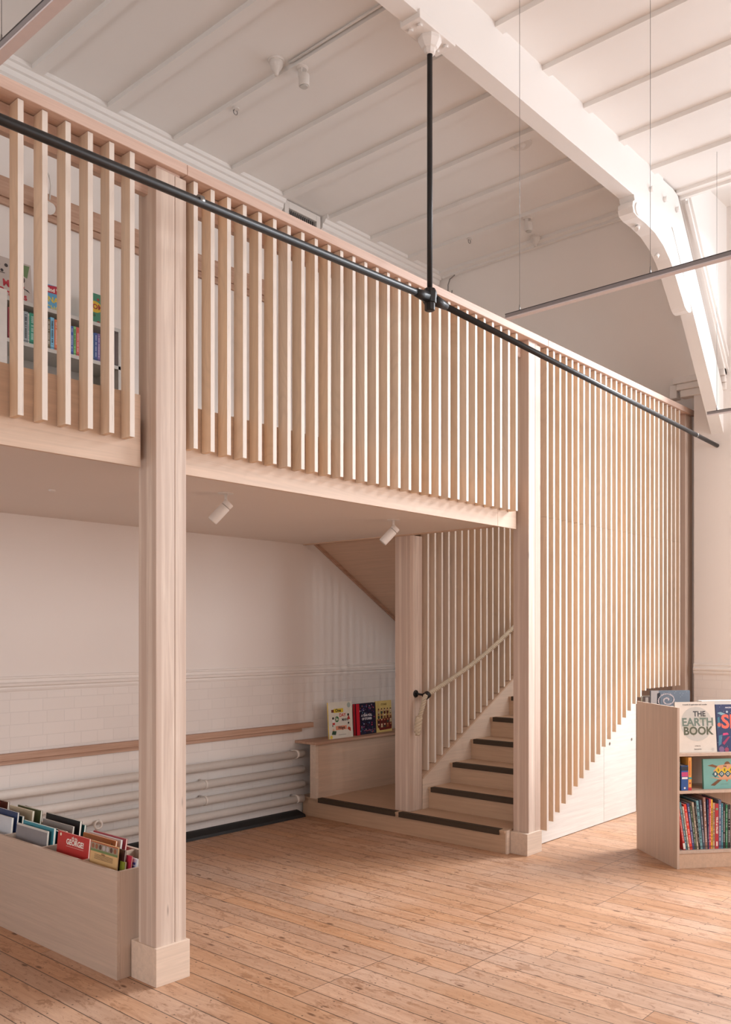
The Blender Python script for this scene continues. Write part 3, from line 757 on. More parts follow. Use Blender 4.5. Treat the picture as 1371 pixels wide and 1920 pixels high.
# spotlights under the mezzanine
def spot(x, y, label):
    zc = 2.40
    t = thing('spotlight', (x, y, zc), label, 'spotlight')
    bm = BM(); cyl(bm, (x, y, zc), (x, y, zc-.004), .045, seg=28); obj('ceiling_plate', bm, M['white'], t)
    bm = BM(); cyl(bm, (x, y, zc-.004), (x, y, zc-.065), .0085, seg=12); obj('stem', bm, M['white'], t)
    bm = BM()
    d = Vector((-.66, .66, -1.0)); d.normalize(); c = Vector((x, y, zc-.075))
    a0 = c - d*.03; a1 = c + d*.115
    cyl(bm, a0, a0+d*.03, .030, seg=24); cyl(bm, a0+d*.032, a1, .0305, seg=24); hd = obj('head', bm, M['white'], t, .004)
    bm = BM(); cyl(bm, a1, a1+d*.001, .026, seg=24); obj('lens', bm, M['shelfwhite'], hd)
spot(3.215, 3.93, 'white cylindrical spotlight under the mezzanine, nearer the front post')
spot(4.745, 3.97, 'white cylindrical spotlight under the mezzanine, by the inner stair post')
bm = BM(); lathe(bm, [(.014, -.010), (.02, -.006), (.02, 0)], (2.50, 4.56, 2.40)); tag(obj('ceiling_hook_plate', bm, M['whitemetal']), 'tiny round fitting on the mezzanine underside left of the front post', 'fitting')

# wall lamp above mezzanine
wl = thing('wall_lamp', (3.01, YB-.04, 4.52), 'small white adjustable wall lamp on the upper rail, seen between the slats', 'lamp')
bm = BM(); cyl(bm, (3.01, 5.62, 4.50), (3.01, 5.60, 4.50), .045, seg=24); obj('base', bm, M['white'], wl)
bm = BM(); cyl(bm, (3.01, 5.60, 4.50), (3.0, 5.50, 4.44), .038, seg=20); obj('head', bm, M['white'], wl)
bm = BM(); tube(bm, [(3.01, 5.58, 4.52), (2.99, 5.54, 4.60), (3.0, 5.52, 4.68), (3.03, 5.54, 4.62), (3.04, 5.58, 4.54)], .006, 8); obj('cable', bm, M['white'], wl)

# ------------------------------------------------------------------ books
FONT_CACHE = {}
def text_mesh(body, size):
    key = (body, size)
    if key in FONT_CACHE: return FONT_CACHE[key]
    cu = bpy.data.curves.new('t', 'FONT'); cu.body = body; cu.size = size; cu.align_x = 'CENTER'; cu.align_y = 'CENTER'; cu.resolution_u = 3; cu.offset = size*.032
    o = bpy.data.objects.new('t', cu); COL.objects.link(o); bpy.context.view_layer.update()
    me = bpy.data.meshes.new_from_object(o.evaluated_get(bpy.context.evaluated_depsgraph_get()))
    vs = [v.co.copy() for v in me.vertices]; fs = [tuple(p.vertices) for p in me.polygons]
    bpy.data.objects.remove(o); bpy.data.curves.remove(cu); bpy.data.meshes.remove(me)
    FONT_CACHE[key] = (vs, fs); return vs, fs
def art(t, w, h, marks, y=0.0, plane='front'):
    """marks on the cover: coordinates as fractions of the cover, on the plane y=0 facing -y
       (plane 'spine': on x=0 facing -x, u runs along thickness)"""
    groups = {'title': {}, 'illustration': {}}
    bms = {k: BM() for k in groups}; mats = {k: [] for k in groups}
    def midx(k, rgb):
        m = plain(rgb, .5)
        if m not in mats[k]: mats[k].append(m)
        return mats[k].index(m)
    def P(u, v, d):
        if plane == 'front': return (u, y-.0006-d, v)
        return (-.0006-d, -u, v)            # u to the viewer's left->right when looking along +x
    lay = 0
    for mk in marks:
        kind = mk[0]; lay += 1; d = .00008*lay
        if kind == 'text':
            _, u, v, size, body, rgb = mk[:6]; ang = mk[6] if len(mk) > 6 else 0
            sx = mk[7] if len(mk) > 7 else 1.0
            k = 'title'; mi = midx(k, rgb); vs, fs = text_mesh(body, size)
            ca, sa = math.cos(ang), math.sin(ang)
            vv = [bms[k].verts.new(P(u*w + (c.x*sx*ca - c.y*sa), v*h + (c.x*sx*sa + c.y*ca), d)) for c in vs]
            for f in fs:
                try: bms[k].faces.new([vv[i] for i in f]).material_index = mi
                except ValueError: pass
        else:
            k = 'illustration'
            if kind == 'rect':
                _, u0, v0, u1, v1, rgb = mk; pts = [(u0*w, v0*h), (u1*w, v0*h), (u1*w, v1*h), (u0*w, v1*h)]
            elif kind == 'disc':
                _, u, v, r, rgb = mk[:5]; sq = mk[5] if len(mk) > 5 else 1
                pts = [(u*w + r*math.cos(2*PI*i/20), v*h + r*sq*math.sin(2*PI*i/20)) for i in range(20)]
            else:
                _, pp, rgb = mk; pts = [(a*w, b_*h) for a, b_ in pp]
            mi = midx(k, rgb)
            bms[k].faces.new([bms[k].verts.new(P(a, b_, d)) for a, b_ in pts]).material_index = mi
    for k in groups:
        if len(bms[k].faces): 
            me = bpy.data.meshes.new(k); bms[k].to_mesh(me)
            o = bpy.data.objects.new(k, me); COL.objects.link(o); o.parent = t
            for m in mats[k]: me.materials.append(m)
        bms[k].free()
def book(loc, rot, w, h, t_, rgb, label, group=None, spine=None, marks=None, spine_marks=None, cat='book', name='book', rough=.45, hard=True):
    """local: cover width +x, thickness +y (front cover at y=0), height +z, spine at x=0"""
    b_ = thing(name, loc, label, cat, group); b_.rotation_euler = rot
    c = .0022
    bm = BM()
    box(bm, 0, w, 0, c, 0, h); box(bm, 0, w, t_-c, t_, 0, h)
    box(bm, 0, c, c, t_-c, 0, h, 1 if spine else 0)
    o = obj('cover', bm, [plain(rgb, rough), plain(spine or rgb, rough)], b_, world=False)
    e = .004 if hard else .0008
    bm = BM(); box(bm, c, w-e, c, t_-c, e, h-e); obj('pages', bm, M['page'], b_, world=False)
    if marks: art(b_, w, h, marks)
    if spine_marks: art(b_, t_, h, spine_marks, plane='spine')
    return b_

# --- books on the alcove ledge
lz = .6625
rng = random.Random(3)
mk = [('rect', .22, .71, .62, .82, (226, 196, 60)), ('text', .40, .765, .040, 'One', (25, 25, 25)), ('text', .58, .63, .042, 'DAY', (200, 60, 50)),
      ('disc', .34, .53, .026, (58, 110, 66)), ('text', .34, .53, .034, 'So', (235, 230, 215)), ('text', .70, .50, .034, 'MANY', (40, 40, 40)),
      ('rect', .28, .23, .74, .34, (226, 150, 118)), ('text', .52, .285, .040, 'Ways', (25, 25, 25)), ('disc', .86, .90, .024, (170, 184, 176)),
      ('rect', .12, .72, .22, .80, (110, 50, 30)), ('disc', .18, .56, .012, (40, 30, 30)), ('rect', .14, .44, .24, .53, (240, 240, 235)), ('rect', .15, .38, .25, .44, (190, 50, 45)), ('rect', .14, .33, .17, .38, (40, 40, 40)),
      ('disc', .82, .63, .012, (30, 25, 25)), ('poly', ((.76, .50), (.90, .50), (.84, .62)), (180, 50, 45)), ('disc', .18, .24, .012, (225, 180, 150)), ('poly', ((.10, .12), (.26, .10), (.30, .20), (.14, .22)), (50, 80, 60)),
      ('poly', ((.76, .24), (.90, .16), (.90, .26), (.82, .30)), (190, 70, 40)), ('disc', .08, .05, .016, (230, 205, 80)), ('rect', .38, .09, .70, .10, (120, 110, 100)), ('disc', .82, .40, .010, (30, 25, 25))]
book((5.655, 5.475, lz), (-.06, 0, .0), .312, .325, .014, (226, 220, 206), 'white picture book with colourful title words on the alcove ledge', spine=(222, 190, 60), marks=mk)
mk = []
for i in range(150):
    u, v = rng.random()*.88+.06, rng.random()*.9+.05
    if .2 < u < .85 and (.38 < v < .66): continue
    mk.append(('disc', u, v, .003+rng.random()*.004, rng.choice([(190, 60, 90), (210, 205, 220), (80, 90, 170), (200, 120, 120), (120, 60, 120), (90, 150, 170)])))
mk += [('text', .52, .61, .028, 'A YEAR FULL', (235, 230, 235)), ('text', .52, .50, .028, 'OF STORIES', (235, 230, 235)), ('rect', .35, .12, .75, .13, (200, 120, 130)), ('rect', 0, 0, .17, 1, (196, 24, 42))]
book((6.035, 5.50, lz), (-.05, 0, .05), .30, .29, .030, (28, 26, 50), 'dark navy story book with red spine on the alcove ledge', spine=(196, 24, 42), marks=mk)
mk = [('text', .5, .88, .024, 'STORIES', (120, 90, 40))]
mk += [('poly', ((.05, .22), (.2, .06), (.95, .08), (.98, .20), (.98, .45), (.05, .42)), (110, 30, 24))]
for r_ in range(4):
    for c_ in range(5):
        u, v = .14+c_*.19, .24+r_*.15
        mk.append(('poly', ((u-.07, v-.09), (u+.07, v-.09), (u+.05, v), (u-.05, v)), rng.choice([(90, 30, 24), (200, 180, 140), (60, 40, 40), (140, 90, 50), (60, 70, 60)])))
        mk.append(('disc', u, v+.02, .012, rng.choice([(225, 180, 140), (190, 130, 90), (230, 200, 170)]))); mk.append(('poly', ((u-.045, v+.03), (u+.045, v+.03), (u+.02, v+.075), (u-.02, v+.075)), (70, 30, 20)))
book((6.345, 5.515, lz), (-.05, 0, .03), .235, .298, .016, (214, 190, 120), 'golden picture book with rows of small figures beside the inner post', marks=mk)

# --- mezzanine bookcase
bc = thing('bookcase', (3.0, 5.5, ZM), 'white bookcase on the mezzanine seen between the slats', 'bookcase')
BX0, BX1, BY0, BY1 = 1.65, 3.445, 5.35, 5.64
bm = BM(); box(bm, BX0, BX1, BY1-.012, BY1, ZM, 3.72); obj('back_board', bm, M['shelfwhite'], bc)
for z in (3.715, 3.455, 3.17, 2.90, 2.64):
    bm = BM(); box(bm, BX0, BX1, BY0, BY1-.012, z-.024, z); obj('shelf', bm, M['shelfwhite'], bc)
for x in (1.65, 2.60, 3.427):
    bm = BM(); box(bm, x, x+.018, BY0, BY1-.012, ZM, 3.690); obj('side_panel', bm, M['shelfwhite'], bc)
bm = BM(); box(bm, 2.30, 2.622, BY0-.018, BY0-.001, 3.0, 3.745); obj('door', bm, M['white'], bc)
def lbl(col, where, extra=''): return ('thin %s book %s%s' % (col, where, extra)).strip()
_sp = [(.024, .195, (150, 60, 66), 'maroon'), (.022, .20, (206, 90, 66), 'orange red'), (.024, .19, (170, 140, 84), 'tan'), (.028, .195, (150, 120, 160), 'mauve'), (.031, .197, (150, 160, 164), 'silver grey'), (.006, .19, (225, 226, 220), 'white'), (.040, .197, (34, 140, 112), 'bright green'),
        (.040, .19, (70, 110, 84), 'dark green'), (.040, .19, (90, 120, 140), 'dusty blue'), (.022, .190, (110, 96, 66), 'olive brown'), (.026, .207, (120, 186, 220), 'pale blue'), (.026, .20, (216, 116, 74), 'orange'), (.030, .19, (90, 90, 104), 'slate'), (.032, .185, (180, 170, 150), 'sand'),
        (.024, .185, (138, 130, 190), 'violet'), (.022, .188, (58, 88, 166), 'royal blue'), (.018, .19, (126, 190, 110), 'light green'), (.024, .19, (210, 84, 74), 'coral'), (.040, .182, (150, 160, 176), 'pale slate'), (.040, .180, (110, 60, 70), 'wine red'),
        (.028, .183, (76, 106, 140), 'steel blue'), (.024, .187, (44, 72, 140), 'deep blue'), (.020, .187, (124, 96, 156), 'purple')]
spec = []; _x = 2.640
for th, h, rgb, cn in _sp:
    spec.append((_x, th, h, rgb, cn, 0.0)); _x += th + .0008
def spine_book(base, ang, x, th, h, rgb, depth, label, group, lean=0.0, marks=None):
    """base: world origin of the row, ang: row direction; spine faces the viewer's side (-normal)"""
    bx = Vector((math.cos(ang), math.sin(ang), 0)); nx = Vector((-math.sin(ang), math.cos(ang), 0))
    b_ = thing('book', base + bx*x, label, 'book', group)
    # local: x along row (thickness), y depth into shelf, z up
    b_.rotation_euler = (Matrix.Rotation(ang, 3, 'Z') @ Matrix.Rotation(lean, 3, 'Y')).to_euler()
    c = .0018
    bm = BM(); box(bm, 0, c, 0, depth, 0, h); box(bm, th-c, th, 0, depth, 0, h); box(bm, c, th-c, 0, c, 0, h)
    obj('cover', bm, plain(rgb, .45), b_, world=False, bevel=.0006)
    bm = BM(); box(bm, c, th-c, c, depth-.004, .003, h-.003); obj('pages', bm, M['page'], b_, world=False)
    if marks: art(b_, th, h, marks)
    return b_
def spmarks(rgb, rn, th, h, bold=False):
    li = tuple(min(255, int(c*.4+150)) for c in rgb) if sum(rgb) < 420 else tuple(int(c*.35) for c in rgb)
    out = [('rect', 0, .03, 1, .07, tuple(int(c*.7) for c in rgb))]
    v = .14
    while v < .9:
        d_ = .012 + rn.random()*.02
        if rn.random() < .8: out.append(('rect', .3, v, .68, v+d_, li))
        v += d_ + .010
    return out
rn = random.Random(5)
for i, (x, th, h, rgb, cn, lean) in enumerate(spec):
    spine_book(Vector((0, BY0+.006, 3.456 + (0 if lean >= 0 else .002))), 0, x, th, h, rgb, .15, '%s book standing spine out on the mezzanine bookcase' % cn, 'books on the mezzanine shelf', lean, spmarks(rgb, rn, th, h))
mz_z = 3.7155
book((2.545, 5.43, mz_z), (-.12, 0, 0), .300, .288, .012, (190, 178, 170), 'tall grey picture book with red lettering on top of the mezzanine bookcase', marks=[
    ('text', .58, .40, .064, 'Merry', (176, 40, 52), 0, .9), ('text', .56, .20, .064, 'Dragons', (176, 40, 52), 0, .85), ('poly', ((.70, .95), (.97, .96), (.90, .66), (.78, .70)), (104, 128, 86)), ('disc', .76, .60, .026, (70, 52, 48)), ('poly', ((.74, .42), (.95, .32), (.90, .38)), (40, 36, 36)),
    ('disc', .18, .70, .012, (50, 44, 44)), ('disc', .26, .80, .014, (50, 44, 44)), ('disc', .34, .68, .010, (50, 44, 44)), ('rect', .15, .62, .40, .635, (50, 44, 44)), ('disc', .44, .82, .012, (50, 44, 44))])
book((2.925, 5.45, mz_z), (-.10, 0, 0), .202, .206, .02, (92, 158, 196), 'blue book with red banner standing on the mezzanine bookcase', marks=[
    ('poly', ((0, .72), (1, .74), (1, .93), (.55, 1.0), (0, .94)), (178, 34, 58)), ('text', .5, .83, .036, 'Mind Wide', (240, 235, 225)), ('text', .46, .50, .052, 'SNARL', (216, 190, 70)), ('text', .46, .22, .046, 'SCHOOL', (200, 190, 110)), ('disc', .4, .05, .012, (90, 50, 40))])
book((3.235, 5.47, mz_z), (-.10, 0, 0), .15, .255, .012, (64, 128, 100), 'green book with yellow title standing at the end of the mezzanine bookcase', marks=[
    ('disc', .62, .62, .052, (208, 170, 40), .8), ('text', .62, .62, .050, 'OOM', (150, 40, 30)), ('disc', .75, .18, .014, (140, 50, 40)), ('disc', .45, .12, .016, (150, 60, 50)), ('disc', .8, .84, .010, (150, 60, 50)), ('disc', .55, .38, .012, (60, 90, 60))])

# ------------------------------------------------------------------ plywood book crate by the front post
CX0, CX1, CY0, CY1, CH = 2.280, 2.612, 3.572, 5.45, .500
cr = thing('book_crate', (2.44, 4.5, 0), 'long open topped plywood book crate beside the nearest post', 'crate')
bm = BM(); box(bm, CX0, CX0+.018, CY0, CY1, 0, CH); obj('side_panel', bm, M['ply_crate'], cr, .001)
bm = BM(); box(bm, CX1-.018, CX1, CY0, CY1, 0, CH); obj('side_panel', bm, M['ply_crate'], cr, .001)
bm = BM(); box(bm, CX0+.0182, CX1-.0182, CY0, CY0+.018, 0, CH); obj('end_panel', bm, M['ply_case'], cr, .001)
bm = BM(); box(bm, CX0+.0182, CX1-.0182, CY1-.018, CY1, 0, CH); obj('end_panel', bm, M['ply_case'], cr, .001)
bm = BM(); box(bm, CX0+.0182, CX1-.0182, CY0+.018, CY1-.018, .16, .175); obj('bottom', bm, M['ply_crate'], cr)
dv = [3.905, 4.30, 4.72, 5.06]
for y in dv:
    bm = BM(); box(bm, CX0+.0182, CX1-.0182, y-.008, y+.008, .175, CH-.004); obj('divider', bm, M['ply_case'], cr)
def crate_book(y0, wid, x, top, th, rgb, label, tilt=.22, marks=None, skew=0):
    """covers face -X; leaning back"""
    h = (top - .176)/math.cos(tilt)
    b_ = book((x, y0+wid, .178), (0, 0, 0), wid, h, th, rgb, label, 'books in the plywood crate', marks=marks, hard=False)
    b_.rotation_euler = (Matrix.Rotation(-PI/2, 3, 'Z') @ Matrix.Rotation(-tilt, 3, 'X') @ Matrix.Rotation(skew, 3, 'Y')).to_euler()
    return b_
mk = [('rect', 0, .905, 1, .985, (150, 140, 120)), ('rect', 0, .885, 1, .91, (110, 130, 80))]
for i in range(7): mk.append(('disc', .09+i*.135, .945, .012, rng.choice([(206, 140, 90), (90, 60, 50), (210, 200, 190), (150, 90, 60), (180, 170, 170)])))
for i in range(24): mk.append(('disc', .02+i*.042, .99, .0035, (190, 90, 60)))
for k in range(4): mk.append(('rect', .18, .855-.016*k, .86, .859-.016*k, (70, 55, 45)))
mk.append(('text', .5, .872, .010, 'A Story', (120, 60, 40)))
crate_book(3.655, .238, 2.300, .588, .006, (214, 174, 120), 'orange map picture book in the front compartment of the crate', .10, mk)
crate_book(3.640, .255, 2.312, .572, .008, (60, 30, 28), 'dark brown book behind the orange map book in the crate', .14)
crate_book(3.628, .04, 2.318, .520, .010, (138, 146, 50), 'olive green book at the crate front corner', .12)
crate_book(3.612, .045, 2.334, .545, .008, (190, 44, 70), 'crimson book at the crate front corner', .14)
crate_book(3.598, .050, 2.350, .530, .012, (206, 210, 222), 'white and blue book at the crate front corner', .16, [('rect', .1, .80, .8, .84, (60, 80, 150)), ('rect', .1, .86, .8, .90, (60, 80, 150)), ('rect', .1, .92, .8, .95, (60, 80, 150))])
crate_book(3.935, .30, 2.316, .582, .010, (184, 48, 44), 'red picture book titled GEORGE standing in the crate', .10, [('text', .55, .955, .022, 'oh no,', (235, 225, 215)), ('text', .57, .895, .038, 'GEORGE!', (240, 236, 226), 0, 1.05), ('rect', .3, .84, .85, .844, (236, 200, 190)), ('disc', .10, .965, .008, (235, 225, 200))])
crate_book(3.93, .32, 2.345, .560, .012, (44, 70, 98), 'navy book right behind the red picture book', .14)
crate_book(4.20, .07, 2.36, .545, .014, (60, 150, 180), 'bright blue book behind the navy one', .14)
mk = []
for i in range(26): mk.append(('poly', tuple((rng.random()*.05+a, rng.random()*.06+b_) for a, b_ in ((.03+.036*i, .80), (.06+.036*i, .82), (.05+.036*i, .92))), rng.choice([(60, 90, 50), (200, 100, 40), (30, 40, 30), (190, 60, 40)])))
crate_book(3.94, .31, 2.45, .545, .010, (206, 120, 56), 'orange and green jungle patterned book at the back of the crate', .16, mk)
crate_book(3.94, .30, 2.48, .545, .010, (206, 204, 208), 'pale grey book at the back of the crate', .16)
crate_book(3.94, .31, 2.51, .545, .010, (170, 60, 66), 'dull red book at the back of the crate', .16)
crate_book(4.34, .33, 2.318, .560, .012, (136, 132, 134), 'plain grey book in the crate beyond the red one', .09, [('rect', .0, .98, 1, 1.0, (200, 196, 190))])
crate_book(4.33, .33, 2.345, .572, .014, (66, 140, 154), 'teal book behind the plain grey book', .10)
crate_book(4.33, .30, 2.375, .548, .018, (32, 26, 26), 'black brown book with cream pages in the crate', .12)
crate_book(4.33, .28, 2.405, .545, .014, (110, 70, 60), 'brown book with cream pages in the crate', .13)
crate_book(4.33, .32, 2.44, .565, .010, (150, 140, 134), 'greyish beige book in the middle of the crate', .14)
crate_book(4.335, .36, 2.49, .585, .014, (26, 22, 24), 'wide black book at the back of the crate', .12)
crate_book(4.335, .36, 2.52, .560, .012, (50, 110, 110), 'dark teal book behind the wide black book', .12)
crate_book(4.74, .27, 2.318, .575, .012, (196, 200, 206), 'white book with grey cover in the fourth compartment', .10)
crate_book(4.74, .29, 2.345, .60, .012, (40, 58, 96), 'dark blue book in the fourth compartment', .11)
crate_book(4.74, .28, 2.375, .575, .014, (28, 60, 60), 'dark green book in the fourth compartment', .11)
crate_book(4.74, .27, 2.43, .595, .012, (196, 180, 150), 'cream book in the fourth compartment', .12)
crate_book(4.74, .27, 2.48, .59, .012, (76, 84, 50), 'moss green book in the fourth compartment', .12)
crate_book(5.08, .30, 2.318, .60, .014, (104, 150, 170), 'light blue book near the far end of the crate', .08)
crate_book(5.08, .31, 2.36, .60, .012, (210, 206, 200), 'white book near the far end of the crate', .1)
crate_book(5.08, .31, 2.40, .61, .012, (186, 50, 50), 'bright red book near the far end of the crate', .1)
crate_book(5.08, .30, 2.46, .60, .012, (90, 60, 40), 'brown book near the far end of the crate', .1)

# ------------------------------------------------------------------ rotated display bookcase on the right
OB = Vector((5.895, 2.419, 0)); ANG = -math.atan2(.63278, .77433)
D = .600; LEN = 1.30; HB = 1.100; TH = .018
ds = thing('display_bookcase', tuple(OB), 'low double sided plywood display bookcase turned at an angle on the right', 'bookcase', rot=(0, 0, ANG))
def lb(name, m, *a, bevel=.001):
    bm = BM(); box(bm, *a); return obj(name, bm, m, ds, bevel, world=False)
lb('side_panel', M['ply_case'], -TH*.0, TH, 0, D, 0, HB)
lb('side_panel', M['ply_case'], LEN-TH, LEN, 0, D, 0, HB)
lb('plinth_board', M['ply_y'], TH, LEN-TH, .012, .030, 0, .100)
lb('plinth_board', M['ply_crate'], TH, LEN-TH, D-.03, D-.012, 0, .100)
lb('shelf', M['ply_crate'], TH, LEN-TH, .004, D-.004, .102, .122)
lb('shelf', M['ply_crate'], TH, LEN-TH, .004, .285, .512, .532)
lb('shelf', M['ply_crate'], TH, LEN-TH, .004, .285, .766, .788)
lb('shelf', M['ply_crate'], TH, LEN-TH, .315, D-.004, .512, .532)
lb('shelf', M['ply_crate'], TH, LEN-TH, .315, D-.004, .800, .820)
lb('centre_panel', M['ply_case'], TH, LEN-TH, .288, .306, .122, 1.085)
lb('top_strip', M['ply_white'], .335, .62, .270, .330, 1.086, 1.122)
def W(x, y, z): 
    return OB + Vector((x*math.cos(ANG) - y*math.sin(ANG), x*math.sin(ANG) + y*math.cos(ANG), z))
# EARTH BOOK
mk = [('disc', .52, .56, .118, (196, 192, 184)), ('poly', ((.30, .50), (.44, .30), (.50, .42), (.40, .62)), (180, 174, 160)), ('poly', ((.55, .70), (.75, .75), (.80, .62), (.62, .58)), (182, 178, 166)), ('poly', ((.60, .38), (.74, .44), (.66, .32)), (184, 180, 168)),
      ('text', .60, .755, .050, 'THE', (54, 56, 58)), ('text', .55, .59, .076, 'EARTH', (108, 124, 112)), ('text', .55, .415, .076, 'BOOK', (86, 90, 68)),
      ('text', .5, .945, .0125, 'A world of exploration and wonder', (90, 88, 84)), ('text', .52, .125, .010, 'written by', (120, 110, 104)), ('text', .52, .06, .010, 'illustrated by', (120, 110, 104)), ('disc', .90, .055, .010, (206, 198, 188))]
def face_out(x, y, z, w, h, th, rgb, label, marks, tilt=-.16, spine=None, yaw=0):
    b_ = book(tuple(W(x, y, z)), (0, 0, 0), w, h, th, rgb, label, None, spine, marks)
    b_.rotation_euler = (Matrix.Rotation(ANG+yaw, 3, 'Z') @ Matrix.Rotation(tilt, 3, 'X')).to_euler()
    return b_
face_out(.019, .036, .789, .296, .345, .014, (222, 212, 200), 'white book titled THE EARTH BOOK facing out on the display bookcase', mk, -.10, (60, 74, 92))
mk = [('text', .52, .62, .13, 'SEA', (232, 104, 84)), ('text', .48, .93, .012, 'AMAZING CREATURES', (220, 220, 226)), ('text', .55, .20, .022, 'Explore', (222, 222, 230)), ('text', .55, .13, .022, 'the deep', (222, 222, 230)),
      ('poly', ((.03, .82), (.12, .84), (.26, .80), (.14, .77)), (130, 168, 180)), ('poly', ((.02, .5), (.10, .52), (.08, .74), (.03, .72)), (60, 120, 140)), ('disc', .07, .57, .014, (206, 100, 80)), ('poly', ((.15, .34), (.32, .36), (.28, .40), (.16, .39)), (206, 60, 120)),
      ('poly', ((.02, .12), (.10, .16), (.14, .36), (.04, .34)), (70, 120, 150)), ('poly', ((.18, .14), (.34, .30), (.30, .32), (.12, .18)), (150, 44, 90)), ('disc', .10, .05, .020, (120, 90, 130)), ('disc', .24, .04, .016, (150, 60, 90)), ('disc', .3, .84, .008, (180, 190, 200)), ('disc', .55, .80, .006, (180, 190, 200))]
for i in range(26): mk.append(('disc', rng.random(), rng.random(), .0016, (190, 200, 220)))
face_out(.323, .036, .789, .27, .325, .014, (38, 52, 96), 'dark blue sea life book facing out beside the white one', mk, -.10)
mk = [('text', .70, .20, .02, 'sky', (220, 215, 210))] if False else []
mk = [('rect', 0, 0, .20, 1, (176, 170, 168)), ('poly', ((.14, .0), (.24, .0), (.235, .93), (.16, .90)), (34, 34, 44))]
for k in range(46):
    a = k*.22; r_ = .008+.0026*k*.55
    mk.append(('disc', .42 + r_*math.cos(a)/.30, .66 + r_*math.sin(a)*.75/.20, .004+.0006*(k % 5), (200, 188, 190)))
for i in range(40): mk.append(('disc', .3+rng.random()*.68, .1+rng.random()*.86, .0016, (210, 212, 216)))
face_out(.012, .400, .985, .305, .205, .016, (110, 122, 136), 'grey space book with spiral galaxy standing on the far side of the bookcase', mk, 0.0, (40, 44, 60))
lb('shelf', M['ply_crate'], TH, LEN-TH, .380, D-.004, .966, .984)
# little books seen beyond the left end
for i, (yy, rgb, cn) in enumerate((( .56, (190, 186, 170), 'tiny cream book with red picture'), (.53, (110, 92, 84), 'tiny brown book'))):
    face_out(.020+.0*i, yy-.0, .985, .090-.015*i, .155, .010, rgb, cn + ' at the left end of the display bookcase top', [('disc', .4, .85, .012, (190, 60, 50)), ('disc', .2, .8, .010, (120, 150, 60))] if i == 0 else [('rect', .2, .7, .5, .95, (200, 190, 180))], 0.0)
# middle shelf
rn = random.Random(11)
spine_book(W(0, .020, .5325), ANG, .020, .014, .215, (60, 54, 40), .20, 'narrow dark book against the left side of the middle display shelf', 'books on the middle display shelf', 0, spmarks((60, 54, 40), rn, .014, .2))
spine_book(W(0, .012, .5325), ANG, .036, .052, .170, (44, 86, 150), .15, 'thick blue book with pink band on the middle display shelf', 'books on the middle display shelf', 0,
           [('rect', .05, .56, .95, .74, (196, 70, 120)), ('rect', .1, .46, .9, .54, (230, 226, 226)), ('disc', .5, .10, .007, (230, 230, 235)), ('rect', 0, .80, 1, .97, (38, 44, 60))])
spine_book(W(0, .012, .5325), ANG, .0885, .024, .225, (226, 160, 76), .16, 'orange and red book beside the thick blue one', 'books on the middle display shelf', 0,
           [('rect', 0, 0, 1, .09, (190, 44, 60)), ('rect', 0, .34, 1, .40, (60, 150, 150)), ('rect', .3, .45, .6, .9, (200, 100, 50)), ('disc', .5, .22, .006, (150, 50, 50))])
mk = []
for dx in range(4):
    for row, (rgb, z_) in enumerate((((222, 190, 40), .62), ((42, 92, 100), .49))):
        cx = .36 + dx*.15 + (0 if row == 0 else -.075)
        if cx > .97: continue
        mk.append(('poly', ((cx-.078, z_), (cx, z_-.115), (cx+.078, z_), (cx, z_+.115)), rgb))
mk = [('poly', ((.10, .78), (.22, .82), (.42, .72), (.40, .66), (.20, .74)), (130, 86, 50)), ('poly', ((.86, .80), (.98, .84), (.96, .72), (.80, .66)), (130, 86, 50)), ('disc', .58, .80, .022, (120, 80, 48)), ('poly', ((.24, .60), (.36, .78), (.62, .82), (.86, .70), (.94, .48), (.80, .36), (.40, .34)), (214, 160, 122)),
      ('poly', ((.14, .40), (.40, .30), (.80, .30), (.98, .38), (.80, .34), (.36, .36)), (206, 150, 114)), ('poly', ((.34, .30), (.44, .30), (.26, .10), (.16, .12)), (110, 72, 40)), ('poly', ((.70, .30), (.80, .30), (.95, .14), (.88, .10)), (110, 72, 40)), ('poly', ((.53, .30), (.59, .30), (.56, .22)), (190, 110, 80))] + mk
for k, ch in enumerate('SEA'): mk.append(('text', .36+k*.15, .62, .024, ch, (40, 44, 40)))
for k, ch in enumerate('BOOK'): mk.append(('text', .285+k*.15, .49, .024, ch, (235, 232, 220)))
mk += [('text', .52, .74, .013, 'THE', (60, 50, 44)), ('rect', .40, .15, .58, .156, (50, 70, 70))]
face_out(.222, .045, .5325, .31, .205, .018, (118, 172, 164), 'teal book with a turtle and THE SEA BOOK title on the middle display shelf', mk, -.06, (90, 150, 146))
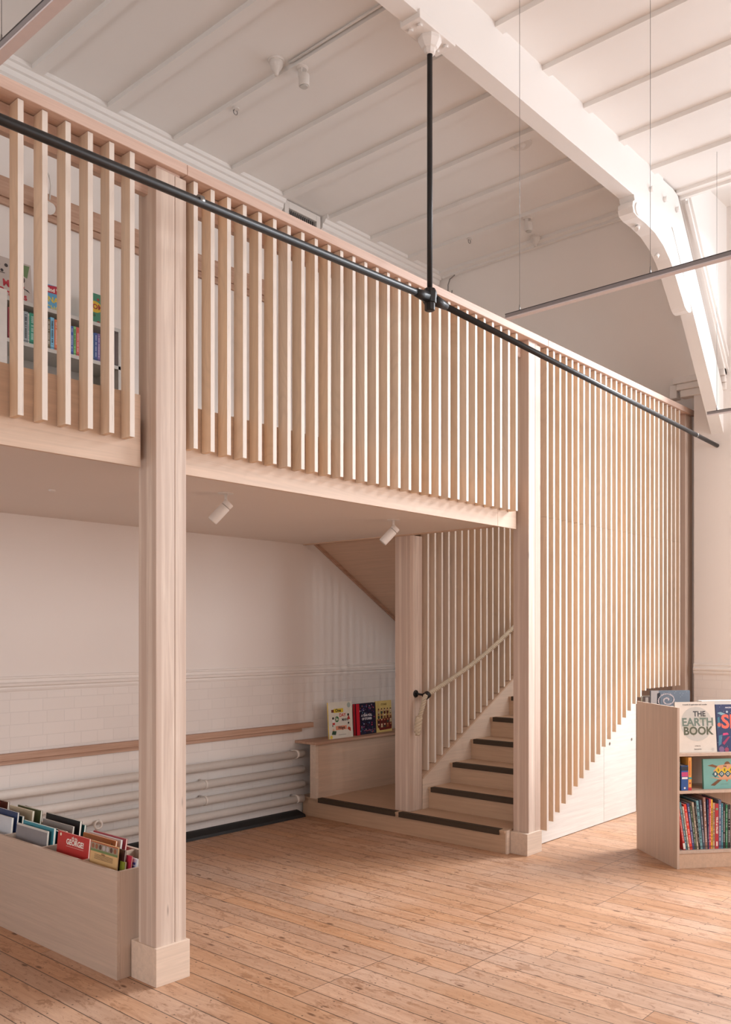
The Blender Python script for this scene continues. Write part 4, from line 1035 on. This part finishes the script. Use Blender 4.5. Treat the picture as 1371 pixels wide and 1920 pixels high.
# bottom shelf row
bz = .1225
row = [(.020, .012, .325, (196, 52, 44), 'plain scarlet', -.0), ]
x = .062
lst = [(.016, .335, (190, 52, 48), 'scarlet', .155), (.016, .33, (70, 122, 136), 'teal and pink', .150), (.010, .30, (214, 206, 190), 'cream', .150), (.020, .315, (216, 58, 44), 'bright red', .150), (.017, .320, (62, 70, 120), 'indigo', .135), (.014, .300, (64, 84, 58), 'dark green', .13),
       (.013, .325, (190, 176, 156), 'beige', .12), (.010, .325, (32, 30, 32), 'jet black', .11), (.018, .335, (112, 160, 168), 'pale teal', .10), (.015, .340, (74, 84, 100), 'slate', .085), (.018, .355, (150, 112, 100), 'brown patterned', .05), (.007, .34, (44, 60, 100), 'thin navy', .02), (.014, .345, (190, 70, 96), 'raspberry', .0),
       (.012, .34, (228, 176, 50), 'yellow', 0), (.014, .315, (190, 160, 130), 'buff', 0), (.026, .310, (176, 44, 54), 'crimson TRUE OR FALSE', 0), (.020, .335, (90, 100, 130), 'grey blue', 0), (.010, .31, (60, 140, 160), 'turquoise', 0), (.018, .31, (40, 38, 40), 'charcoal', 0), (.014, .30, (44, 120, 84), 'emerald', 0), (.022, .30, (34, 32, 34), 'ink black', 0)]
x = .063
for i, (th, h, rgb, cn, lean) in enumerate(lst):
    # leaning books tip towards the left end, feet to the right
    if cn == 'crimson TRUE OR FALSE':
        mk = [('text', .5, .52, .017, 'TRUE or FALSE?', (238, 232, 224), -PI/2), ('disc', .5, .88, .008, (120, 160, 130)), ('rect', .3, .06, .7, .16, (230, 210, 206))]
        lb_ = 'crimson book with TRUE or FALSE on its spine on the bottom display shelf'
    else:
        mk = spmarks(rgb, rn, th, h); lb_ = '%s book standing on the bottom display shelf' % cn
    if i == 0: mk.append(('rect', 0, .02, 1, .14, (226, 220, 214)))
    w_eff = th/math.cos(lean)
    spine_book(W(0, .028+.006*rn.random(), bz), ANG, x, th, h, rgb, .22, lb_, 'books on the bottom display shelf', -lean, mk)
    x += w_eff + .0012
